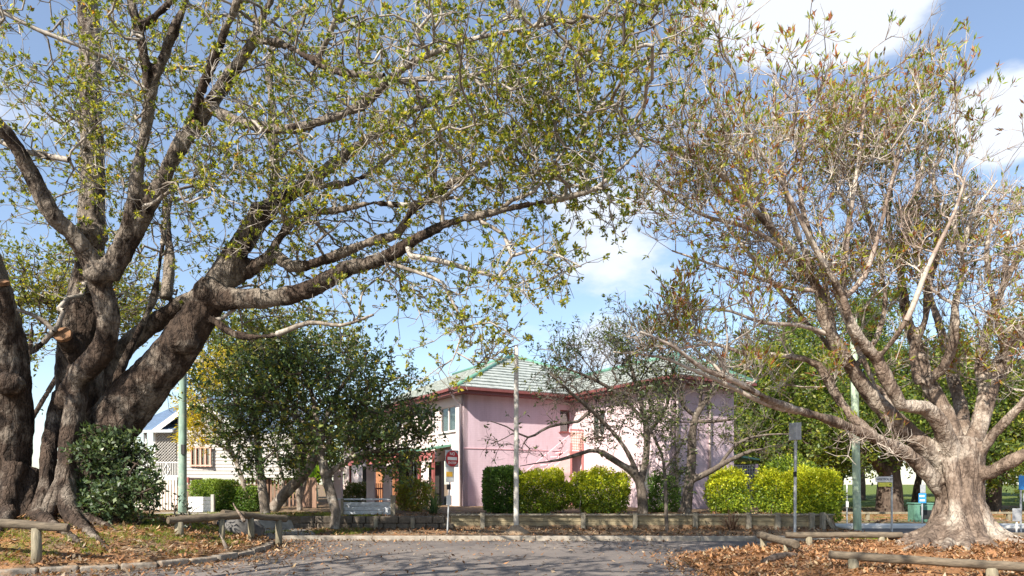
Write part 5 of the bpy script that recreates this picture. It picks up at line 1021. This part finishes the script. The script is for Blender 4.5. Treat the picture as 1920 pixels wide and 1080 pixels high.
m = MB(); x = PX(277, HY); m.tube([(x - .1, vY - .12, 3.95), (x, vY - .12, 3.6), (x + .03, vY - .12, 2.3), (x + .12, vY - .12, 1.9), (x + .14, vY - .12, .7)], .045, 8); part('downpipe', m, M['white'], house, True)
# roofs
ap = Vector((PX(372, HY), HY - .3, 5.32)); bk = Vector((PX(372, HY), HY + 9, 5.32))
def roof_sheet(name, pts, parent, ribs=18):
    m = MB(); a, b, c, d = pts; nrm = (b - a).cross(d - a).normalized(); nrm = nrm if nrm.z > 0 else -nrm
    for k in range(ribs * 2):
        t0, t1 = k / (ribs * 2), (k + 1) / (ribs * 2); h0, h1 = (.03, .0) if k % 2 else (0, .03); p = [a.lerp(b, t0) + nrm * h0, a.lerp(b, t1) + nrm * h1, d.lerp(c, t1) + nrm * h1, d.lerp(c, t0) + nrm * h0]; m.add(p, [(0, 1, 2, 3)])
    return part(name, m, M['roof_blue'], parent)
e0 = Vector((PX(296, HY), HY - .35, 3.98)); e0b = Vector((PX(296, HY), HY + 9, 3.98)); e1 = Vector((PX(462, HY), HY - .1, 3.9)); e1b = Vector((PX(462, HY), HY + 9, 3.9))
roof_sheet('roof', (e0, e0b, bk, ap), house); roof_sheet('roof', (e1, e1b, bk, ap), house)
v0 = Vector((vx0 - .25, HY - .35, 3.93)); v1 = Vector((PX(332, HY), HY - .35, 3.98)); roof_sheet('roof', (v0, v1, Vector((PX(345, HY), HY + 4.2, 6.0)), Vector((PX(285, HY), HY + 4.2, 6.0))), house, 14)
r0 = Vector((PX(400, HY), HY + 2.0, 4.05)); roof_sheet('roof', (Vector((PX(380, HY), HY + .6, 4.02)), Vector((PX(560, HY), HY + 3.4, 4.02)), Vector((PX(545, HY), HY + 8, 5.75)), Vector((PX(330, HY), HY + 5, 5.85))), house, 26)
m = MB(); m.bar(e0 + Z * -.06, ap + Z * -.06, .05, .2); m.bar(e1 + Z * -.06, ap + Z * -.06, .05, .2); part('barge_board', m, M['white'], house)
m = MB(); m.bar(v0 + Z * -.03, v1 + Z * -.03, .12, .12); part('gutter', m, M['steel'], house)
# white picket fence and brown paling fence
def palings(name, label, p0, p1, h, mat, w=.085, gap=.035, pointed=True, cat='fence'):
    p0, p1 = Vector(p0), Vector(p1); d = (p1 - p0); L = d.length; d = d / L; rz = math.atan2(d.y, d.x); t = thing(name, label, cat, (p0.x, p0.y, gz(p0.x, p0.y))); m = MB(); n = int(L / (w + gap)); nr = Vector((-d.y, d.x, 0))
    for k in range(n):
        c = p0 + d * ((k + .5) * (w + gap)); z = gz(c.x, c.y); hh = h + random.uniform(-.02, .02); a = c - d * w / 2; b = c + d * w / 2
        poly = [a + Z * (z + .03), b + Z * (z + .03), b + Z * (z + hh - (.05 if pointed else 0)), c + Z * (z + hh), a + Z * (z + hh - (.05 if pointed else 0))]; m.prism(poly, nr * .02)
    part('pickets', m, mat, t); m = MB()
    for zz in (.25, h * .78): m.bar(p0 + nr * .05 + Z * (gz(p0.x, p0.y) + zz), p1 + nr * .05 + Z * (gz(p1.x, p1.y) + zz), .04, .07)
    part('rail', m, mat, t)
    m = MB()
    for k in range(int(L / 2.2) + 1): c = p0 + d * min(L - .06, .06 + k * 2.2) + nr * .1; m.box((c.x, c.y, gz(c.x, c.y) + h * .5), (.09, .09, h * 1.0), rz)
    part('post', m, mat, t); return t
palings('picket_fence', 'weathered white picket fence below the verandah of the weatherboard house', (PX(60, 27), 27.4, 0), (PX(338, 27), 27, 0), 1.22, M['picket'])
palings('paling_fence', 'brown timber paling fence with red post between the houses', (PX(555, 30), 30, 0), (PX(612, 30), 28.6, 0), 1.3, M['brown_fence'], .12, .012, False)
t = thing('letter_fence', 'short white boarded fence panel behind the flat topped hedge', 'fence', (PX(378, 25), 25.2, gz(PX(378, 25), 25.2))); m = MB(); zb = gz(PX(378, 25), 25.2)
for k in range(4): m.box((PX(375, 25.2), 25.2, zb + .12 + k * .14), (.85, .03, .13))
part('boards', m, M['white'], t); box_part('post', (PX(399, 25.2), 25.2, zb + .33), (.12, .12, .72), M['lattice'], t, bevel=.01)

# ------------------------------------------------------------------ retaining wall
rw = thing('retaining_wall', 'long low retaining wall of timber sleepers between grey posts along the verge', 'wall', (5, 22.7, .15)); WY = 22.72
posts = [905, 1093, 1190, 1302, 1402, 1456, 1520]
xs = [PX(845, WY)] + [PX(u, WY) for u in posts] + [PX(1560, WY)]
for a, b in zip(xs, xs[1:]):
    m = MB()
    for k in range(3): m.box(((a + b) / 2, WY + .05 + random.uniform(-.012, .012), .02 + .19 * k + .095), (b - a - .006, .09, .182), random.uniform(-.003, .003))
    part('sleeper_panel', m, M['sleeper'], rw, bevel=.008)
for i, u in enumerate(posts): box_part('post', (PX(u, WY), WY - .08, .33), (.17 if i > 3 else .15, .14, .74), M['sleeper_post'], rw, random.uniform(-.05, .05), .012)
m = MB(); m.bar((xs[0], WY + .0, .635), (xs[-1] + .05, WY + .0, .635), .2, .05); part('capping', m, M['sleeper_post'], rw, bevel=.01)
m = MB()
for k in range(3): m.bar((xs[-1] + .04, WY + .1, .02 + .19 * k + .095), (xs[-1] + .06, 34, .02 + .19 * k + .095), .09, .182)
part('sleeper_panel', m, M['sleeper'], rw, bevel=.008)
box_part('post', (PX(1538, WY), WY - .18, .36), (.15, .14, .70), M['sleeper_post'], rw, .2, .012)
m = MB(); m.bar((xs[-1] + .1, WY - .15, .0), (xs[-1] - .25, WY - .05, .62), .09, .12); part('brace', m, M['sleeper_post'], rw, bevel=.01)
sw = thing('stone_wall', 'low dark stone edging wall left of the timber sleepers under the plank barrier', 'wall', (-4, 22.75, .15)); m = MB(); x = PX(560, WY)
for row in range(2):
    x = PX(553, WY) + row * .2
    while x < xs[0] - .3: l = random.uniform(.4, .75); m.box((x + l / 2, WY + .03 + random.uniform(-.02, .02), .13 + row * .24 + .1), (l - .025, .24, .23), random.uniform(-.03, .03)); x += l
part('stonework', m, plain('dark_edging_stone', (.13, .105, .08), .9, .45, 9, .8, .03), sw, bevel=.03)
for u in (706, 775): box_part('post', (PX(u, WY), WY - .14, .32), (.13, .12, .46), M['sleeper_post'], sw, .05, .015)

# white plank barrier
Y = 23.4; pb = thing('plank_barrier', 'weathered white plank barrier with three boards and a stout end post', 'barrier', (PX(690, Y), Y, gz(PX(690, Y), Y))); bx0, bx1 = PX(643, Y), PX(733, Y); zt_ = 1.7 - 33 / F * Y
for k in range(3): m = MB(); m.box(((bx0 + bx1) / 2, Y + random.uniform(-.01, .01), .68 + k * .145), (bx1 - bx0, .04, .136)); part('plank', m, M['white_old'], pb, bevel=.006)
m = MB(); m.box(((bx0 + bx1) / 2 - .05, Y + .1, 1.13), (bx1 - bx0 + .3, .16, .06)); part('top_board', m, M['white_old'], pb, bevel=.006)
for u, hh in ((737, .72), (642, .6)): box_part('post', (PX(u, Y), Y - .01, .55 + hh / 2), (.15 if u > 700 else .08, .15, hh), M['sleeper_post'], pb, 0, .012)

# ------------------------------------------------------------------ log barriers
def log_barrier(label, a, b, r, posts, lab2=None):
    r *= .86; posts = [(q_, w_ * .88) for q_, w_ in posts]
    a, b = Vector(a), Vector(b); c = (a + b) / 2; t = thing('log_barrier', label, 'barrier', (c.x, c.y, gz(c.x, c.y)), 'rustic log barriers edging the road'); n = 14; pts = []; rad = []
    for k in range(n + 1): s_ = k / n; p = a.lerp(b, s_); pts.append(p + Vector((0, random.uniform(-.008, .008), random.uniform(-.008, .008)))); rad.append(r * (1 + .06 * math.sin(s_ * 9 + a.x) + random.uniform(-.03, .03)))
    m = MB(); m.tube(pts, rad, 16, False, .03); part('log', m, M['log'], t, True)
    d = (b - a).normalized()
    for p, s_, rr in ((a, -1, rad[0]), (b, 1, rad[-1])): m = MB(); m.tube([p - d * s_ * .02, p + d * s_ * .012, p + d * s_ * .02], [rr * .99, rr * .96, rr * .8], 16); part('cut_end', m, M['log_end'], t)
    for s_, w in posts:
        p = a.lerp(b, s_); z0 = gz(p.x, p.y) - .15; h = p.z - r * .55 - z0; m = MB(); m.tube([(p.x, p.y, z0), (p.x + .01, p.y, z0 + h * .5), (p.x, p.y, z0 + h)], [w * 1.05, w, w * .95], 12, True, .05); part('post', m, M['log_post'], t, True)
log_barrier('weathered log barrier at the left edge in front of the fig roots', P(-160, 968, 12.6), P(127, 990, 12.9), .095, ((.79, .10), (.25, .10)))
log_barrier('dark shaded log barrier running from the seedling to the broken log joint', P(316, 976, 15.5), P(455, 966, 16.9), .105, ((.13, .11), (.70, .08)))
log_barrier('short sloping log barrier continuing down to the dirt driveway', P(418, 962, 16.8), P(535, 973, 18.8), .10, ((.42, .09), (.88, .10)))
log_barrier('short log barrier angled toward the road tip of the leaf litter bed', P(1424, 1003, 17.0), P(1492, 1021, 14.4), .105, ((.12, .09), (.80, .10)))
log_barrier('long straight log barrier in front of the pale green pole', P(1474, 1003, 17.0), P(1690, 1003, 16.6), .085, ((.20, .09), (.83, .085)))
log_barrier('log barrier passing behind the pale fig trunk', P(1717, 998, 17.9), P(1990, 1006, 17.3), .085, ((.04, .08), (.71, .09)))
log_barrier('nearest grey log barrier in front of the pale fig roots', P(1556, 1040, 12.1), P(1990, 1068, 10.4), .085, ((.115, .10), (.73, .10)))
# broken limb and dead branch by the left barriers
def stick(name, label, pts, rad, mat, cat='branch'):
    q, r = catmull([tuple(p) for p in pts], rad, .12); o = None; m = MB(); m.tube([tuple(x) for x in q], list(r), 9, True, .1)
    c = pts[0]; t = thing(name, label, cat, (c.x, c.y, gz(c.x, c.y))); part('wood', m, mat, t, True); return t
def gpt(u, Y, dz): x = PX(u, Y); return Vector((x, Y, gz(x, Y) + dz))
stick('fallen_branch', 'pale broken branch leaning on the log joint', [gpt(458, 16.4, .58), gpt(450, 16.6, .70), gpt(441, 16.9, .80), gpt(437, 17.1, .88)], [.045, .035, .02, .01], M['bark_pale'])
stick('fallen_branch', 'grey splintered stick standing in the grass under the log joint', [gpt(426, 15.4, -.02), gpt(421, 15.5, .12), gpt(416, 15.6, .22), gpt(411, 15.7, .30)], [.05, .04, .018, .008], M['bark_grey'])
stick('fallen_branch', 'bare grey root log lying in the leaf litter before the angled barrier', [gpt(1430, 13.3, .03), gpt(1455, 13.6, .07), gpt(1480, 13.9, .06), gpt(1500, 14.1, .02)], [.05, .08, .07, .03], M['bark_pale'])
for (u, Y, r, lab) in ((448, 18.2, .42, 'dark mossy boulder behind the log joint'), (470, 18.6, .35, 'smaller dark boulder right of the mossy boulder'), (425, 18.8, .30, 'squat dark rock on the left of the mossy boulder')):
    p = gpt(u, Y, 0); t = thing('boulder', lab, 'rock', tuple(p), 'dark rocks behind the log barriers'); m = MB(); vs = []; na, nb = 9, 14
    for i in range(na + 1):
        for k in range(nb):
            th = math.pi * i / na; ph = 2 * math.pi * k / nb; d = Vector((math.sin(th) * math.cos(ph), math.sin(th) * math.sin(ph), math.cos(th) * .8)); vs.append(p + d * r * (1 + .35 * noise.noise(d * 2.2 + p)) + Z * r * .25)
    m.add(vs, [(i * nb + k, (i + 1) * nb + k, (i + 1) * nb + (k + 1) % nb, i * nb + (k + 1) % nb) for i in range(na) for k in range(nb)]); part('stone', m, plain('dark_rock', (.11, .105, .10), .9, .45, 6, .7, .03) if 'dark_rock' not in bpy.data.materials else bpy.data.materials['dark_rock'], t, True)

# ------------------------------------------------------------------ poles and signs
def pole(name, label, cat, u, Y, r0, r1, ztop, mat, u_top=None, base=None):
    x = PX(u, Y); z = gz(x, Y); t = thing(name, label, cat, (x, Y, z)); xt = PX(u_top or u, Y); m = MB(); n = 8; m.tube([(x + (xt - x) * k / n, Y, z - .2 + (ztop - z + .2) * k / n) for k in range(n + 1)], [r0 + (r1 - r0) * k / n for k in range(n + 1)], 16); part('shaft', m, mat, t, True); return t
lp = pole('light_pole', 'slim white painted pole rising from a concrete collar by the kerb', 'pole', 968, 21.3, .082, .07, 1.7 + 253 / F * 21.3, M['pole_white'])
x = PX(968, 21.3); z = gz(x, 21.3); m = MB(); m.tube([(x, 21.3, z - .05), (x, 21.3, z + .02), (x, 21.3, z + .10), (x, 21.3, z + .18), (x, 21.3, z + .25)], [.46, .40, .30, .19, .09], 20, True, .06); part('collar', m, plain('earthy_concrete', (.33, .235, .15), .95, .3, 12, .6, .02), lp, True)
m = MB(); m.tube([(x, 21.3, lp.location.z + 5.7), (x, 21.3, lp.location.z + 5.86)], [.06, .06], 12); part('cap', m, M['steel'], lp, True)
up = pole('telegraph_pole', 'green grey timber telegraph pole in front of the weatherboard house', 'pole', 342, 24.4, .145, .125, 6.3, M['pole_teal'], 343); x = PX(342.5, 24.4)
m = MB(); m.box((x + .08, 24.4 - .12, 1.7 + 62 / F * 24.4), (.12, .1, .34)); part('notice_plate', m, M['black'], up)
m = MB(); m.box((x, 24.4, 6.05), (1.5, .1, .1)); part('crossarm', m, M['sleeper_post'], up)
for dx, tgt in ((-.6, P(318, 770, 33)), (.6, P(470, 800, 31))):
    m = MB(); a = Vector((x + dx, 24.4, 6.1)); pts = [a.lerp(tgt, k / 10) - Z * (.5 * math.sin(math.pi * k / 10)) for k in range(11)]; m.tube(pts, .012, 5); part('service_wire', m, M['black'], up)
gp = pole('street_pole', 'pale green timber pole behind the long straight log barrier', 'pole', 1608, 22.9, .13, .11, 7.2, M['pole_green'], 1600)
sp = pole('sign_pole', 'thin galvanised pole with an edge on sign at its top beside the retaining wall', 'sign', 1490, 19.8, .042, .042, 1.7 + 112 / F * 19.8, M['steel'], 1492); x = PX(1492, 19.8)
m = MB(); m.box((x - .02, 19.8, 3.18), (.16, .36, .50), .25); part('sign_panel', m, M['steel'], sp, bevel=.01)
m = MB(); m.box((x + .09, 19.75, 3.24), (.05, .06, .2)); part('bracket', m, M['white'], sp); m = MB(); m.tube([(x - .02, 19.8, 1.87), (x - .02, 19.8, 2.02)], [.05, .05], 12); part('strap', m, M['black'], sp)
# no entry sign
Y = 20.9; ne = pole('no_entry_sign', 'round red no entry sign on a thin pole above smaller parking plates', 'sign', 838, Y, .026, .026, 1.7 + 64 / F * Y, M['steel'], 846)
ang = R(44); ex = Vector((math.cos(ang), math.sin(ang), 0)); nd = Vector((math.sin(ang), -math.cos(ang), 0)); c = Vector((PX(847, Y), Y - .05, 1.7 + 45 / F * Y)) + nd * .03
def disc(name, c, r, th, mat, par, ex, nd, n=40):
    m = MB(); m.tube([c, c + nd * th], [r, r], n); return part(name, m, mat, par)
m = MB(); m.box(c - nd * .012, (.52, .012, .52), ax=(ex, nd, Z)); bp_ = part('backing_plate', m, M['steel'], ne, bevel=.005)
dk = disc('sign_face', c, .245, .006, M['red_sign'], ne, ex, nd); m = MB(); m.box(c + nd * .010, (.37, .006, .095), ax=(ex, nd, Z)); part('white_bar', m, M['white'], dk)
text_part('lettering', 'NO', .125, c + nd * .0085 + Z * .14, ex, Z, M['white'], dk); text_part('lettering', 'ENTRY', .105, c + nd * .0085 - Z * .135, ex, Z, M['white'], dk)
c2 = Vector((PX(843, Y), Y - .04, 1.7 + 17 / F * Y)) + nd * .03; m = MB(); m.box(c2, (.33, .008, .52), ax=(ex, nd, Z)); pp = part('parking_plate', m, M['white'], ne, bevel=.003)
m = MB(); m.box(c2 + nd * .008 - ex * .03 - Z * .02, (.24, .006, .15), ax=(ex, nd, Z)); part('orange_band', m, M['orange_sign'], pp)
c3 = Vector((PX(841, Y), Y - .04, 1.7 - 33 / F * Y)) + nd * .03; m = MB(); m.box(c3, (.20, .008, .30), ax=(ex, nd, Z)); part('lower_plate', m, M['white'], ne, bevel=.003)
m = MB(); m.box(Vector((PX(841.5, Y), Y - .02, 1.7 - 8 / F * Y)), (.10, .08, .16), ang); part('clamp', m, M['black'], ne)
# street name sign
Y = 22.6; st = pole('street_name_sign', 'white street name blade above a yellow blade on a grey post', 'sign', 1672, Y, .032, .032, 1.7 + 11 / F * Y, M['steel']); x = PX(1672, Y)
z1 = 1.7 + 6.2 / F * Y; m = MB(); m.box((PX(1656.5, Y), Y - .04, z1), (.57, .02, .185)); sb_ = part('name_blade', m, M['white'], st, bevel=.004); text_part('lettering', 'SWEETPOL ST', .093, (PX(1656, Y), Y - .052, z1), (1, 0, 0), Z, M['black'], sb_)
z2 = 1.7 - 3.6 / F * Y; m = MB(); m.box((PX(1658.5, Y), Y - .04, z2), (.46, .02, .135)); yb = part('yellow_blade', m, M['yellow_sign'], st, bevel=.004)
m = MB(); m.tube([(PX(1667, Y), Y - .05, z2), (PX(1667, Y), Y - .054, z2)], [.025, .025], 14); part('dot_mark', m, M['black'], yb)
m = MB(); m.tube([(x, Y, z1 + .11), (x, Y, z1 + .14)], [.04, .02], 10); part('cap', m, M['steel'], st)
# further signs by the park
def small_sign(label, u, Y, vtop, panels, r=.03, mat='steel', vbase=None):
    t = pole('parking_sign', label, 'sign', u, Y, r, r, CZ - (vtop - V0) / F * Y, M[mat])
    for (u0, u1, v0_, v1_, mt, nm) in panels: m = MB(); m.box(((PX(u0, Y) + PX(u1, Y)) / 2, Y - .05, CZ - ((v0_ + v1_) / 2 - V0) / F * Y), (PX(u1, Y) - PX(u0, Y), .012, (v1_ - v0_) / F * Y)); part(nm, m, M[mt], t, bevel=.003)
    return t
s1 = small_sign('blue and white parking sign below a grey plate beside the green cabinet', 1729, 27.5, 908, [(1724, 1734, 909, 924, 'steel', 'grey_plate'), (1721, 1735, 925, 943, 'blue_sign', 'blue_plate')], .03)
m = MB(); 
for uu, vv in ((1724, 930), (1725, 938)): m.box((PX(uu, 27.5) + .06, 27.5 - .06, CZ - (vv - V0) / F * 27.5), (.2, .006, .07))
part('white_marks', m, M['white'], s1)
s2 = small_sign('blue parking sign at the right edge of the view', 1914, 22.0, 890, [(1908, 1928, 892, 918, 'blue_sign', 'blue_plate'), (1916, 1928, 925, 940, 'white', 'white_plate')], .03)
small_sign('back of a plain grey sign on a short white post near the right edge', 1906, 20.2, 955, [(1896, 1913, 953, 977, 'steel', 'sign_panel')], .026, 'white')
small_sign('slim leaning marker sign seen edge on past the golden topped hedge', 1588, 26.8, 908, [(1585, 1590, 940, 951, 'white', 'sign_panel')], .028)
# green cabinet
Y = 28; x0, x1 = PX(1715, Y), PX(1752, Y); z = gz((x0 + x1) / 2, Y); cb = thing('service_cabinet', 'green street service cabinet standing on the far verge behind the blue sign', 'cabinet', ((x0 + x1) / 2, Y, z)); hh = CZ - (945 - V0) / F * Y - z
box_part('body', ((x0 + x1) / 2, Y + .25, z + hh / 2), (x1 - x0, .5, hh), M['green_box'], cb, 0, .015); box_part('lid', ((x0 + x1) / 2, Y + .25, z + hh + .02), (x1 - x0 + .06, .56, .05), M['green_box'], cb, 0, .01)
for k in (-1, 1): box_part('door', ((x0 + x1) / 2 + k * (x1 - x0) * .245, Y - .012, z + hh * .5), ((x1 - x0) * .46, .02, hh * .84), M['green_box'], cb, 0, .006)
box_part('vent_panel', ((x0 + x1) / 2 + .13, Y - .03, z + hh * .42), ((x1 - x0) * .5, .012, hh * .5), M['black'], cb)
bl = thing('low_rail', 'low timber rail on short posts along the park edge', 'rail', (17, 29.2, gz(17, 29.2))); m = MB(); m.bar((12.8, 29.2, gz(13, 29.2) + .32), (30, 29.6, gz(30, 29.6) + .32), .12, .09); part('rail', m, M['log_post'], bl, bevel=.01); m = MB()
for k in range(9): box_part('post', (13.2 + k * 2.05, 29.23 + k * .05, gz(13.2 + k * 2.05, 29.23) + .14), (.13, .13, .36), M['log_post'], bl, 0, .01)
# stone boulder in the park
# ------------------------------------------------------------------ leaf litter and grass
def scatter(n, region, ln, ratio, pal, w, name, kind='stuff', clump=None, lift=.012, tilt=.35, mat='litter'):
    pts = []
    x0, x1, y0, y1, fn = region
    while len(pts) < n:
        q = np.stack([rng.uniform(x0, x1, n), rng.uniform(y0, y1, n)], 1); k = fn(q[:, 0], q[:, 1]); pts.extend(q[rng.random(n) < k])
    q = np.array(pts[:n]); z = np.maximum(ground(q[:, 0], q[:, 1]), 0) + lift + rng.uniform(0, .02, n); nz_ = np.array([noise.noise(Vector((a * 1.7, b * 1.7, 0))) * .025 + noise.noise(Vector((a * 6, b * 6, 3))) * .012 for a, b in q]); z = z + np.where(z > .02 + lift, nz_, 0)
    a = rng.uniform(0, 6.283, n); d = np.stack([np.cos(a), np.sin(a), rng.normal(size=n) * tilt], 1); pos = np.column_stack([q, z]); d = unit(d); s = unit(np.stack([-np.sin(a), np.cos(a), rng.normal(size=n) * tilt], 1)); L = (ln * np.clip(rng.lognormal(-.25, .45, n), .25, 1.7))[:, None]; up = np.array([0, 0, 1.])
    v = np.stack([pos, pos + d * L * .5 + s * L * ratio * .5 + up * L * .12, pos + d * L + up * L * rng.uniform(-.05, .5, (n, 1)), pos + d * L * .5 - s * L * ratio * .5 + up * L * .12], 1).reshape(-1, 3); pal = np.array(pal); c = pal[rng.choice(len(pal), n, p=np.array(w) / sum(w))] * rng.uniform(.7, 1.3, (n, 1))
    o = mesh_obj(name, v, np.arange(4 * n).reshape(-1, 4), M[mat], None, False, np.repeat(c, 4, 0)); tag(o, None, None, None, kind); return o
def drift(x, y): return np.clip(.5 + 1.5 * np.array([noise.noise(Vector((a * .9, b * 1.4, 5))) + .5 * noise.noise(Vector((a * 2.5, b * 3, 9))) for a, b in zip(x, y)]), .06, 1)
OR = [(.34, .175, .08), (.25, .125, .062), (.14, .078, .048), (.40, .28, .16), (.30, .23, .16)]
scatter(60000, (3, 18, 10, 19.5, lambda x, y: np.clip(sdf(BED, x, y) * 2.2 + .12, 0, 1) * drift(x, y)), .085, .42, OR, [3, 3, 2.5, 1.2, 1], 'leaf_litter')
scatter(10500, (-13, -5.5, 12, 21, lambda x, y: np.clip(sdf(MOUND, x, y) * 2 + .3, 0, 1) * .8), .095, .45, OR, [1.4, 2, 2.2, 1.2, 1.6], 'leaf_litter')
scatter(9000, (-9, 4.5, 11.5, 20.2, lambda x, y: .02 + .85 * np.exp(-np.abs(sdf(MOUND, x, y)) / .8) + .5 * np.exp(-np.abs(sdf(BED, x, y)) / .35) + .25 * np.exp(-np.abs(y - 20) / .35)), .085, .45, OR, [1.2, 2, 2.5, 1, 1.2], 'leaf_litter')
scatter(9000, (-8, 11.2, 20.1, 24.6, lambda x, y: np.where((y > 22.6) & (y < 22.95), 0, .4 + .6 * np.exp(-np.abs(y - 22.4) / .3))), .09, .45, OR, [1.2, 2, 2.5, 1, 1.2], 'leaf_litter')
scatter(5000, (11.5, 30, 27, 42, lambda x, y: .6 + 0 * x), .12, .45, OR, [1, 3, 2, 1, 1], 'leaf_litter')
def grass_patch(n, region, h, pal, name='grass'):
    x0, x1, y0, y1, fn = region; pts = []
    while len(pts) < n:
        q = np.stack([rng.uniform(x0, x1, n), rng.uniform(y0, y1, n)], 1); nn = np.array([noise.noise(Vector((a * 1.1, b * 1.1, 7))) + .4 * noise.noise(Vector((a * 3.1, b * 3.1, 1))) for a, b in q]); pts.extend(q[(rng.random(n) < fn(q[:, 0], q[:, 1])) & (nn > .0)])
    q = np.repeat(np.array(pts[:n]), 5, 0) + rng.normal(size=(n * 5, 2)) * .03; N = len(q); z = ground(q[:, 0], q[:, 1]) - .005; pos = np.column_stack([q, z]); d = unit(rng.normal(size=(N, 3)) * np.array([.5, .5, .1]) + np.array([0, 0, 1.])); v, f, c = leaves(pos, d, h, .13, pal, [3, 2, 1]); o = mesh_obj(name, v, f, M['leaf'], None, False, c); tag(o, None, None, None, 'stuff')
grass_patch(3600, (-13, -5.8, 12, 20, lambda x, y: sst(.1, .5, sdf(MOUND, x, y)) * (1 - .8 * np.exp(-((x + 11.5) ** 2 + (y - 16.5) ** 2) / 5))), .085, [(.15, .21, .035), (.24, .29, .05), (.30, .29, .09)])
grass_patch(1500, (8.2, 11, 17.6, 19.3, lambda x, y: .8 + 0 * x), .10, [(.18, .26, .04), (.26, .32, .05), (.30, .29, .09)])
grass_patch(1800, (-12, -4.5, 20.8, 25, lambda x, y: .5 + 0 * x), .10, [(.15, .19, .04), (.22, .25, .05), (.32, .28, .10)])
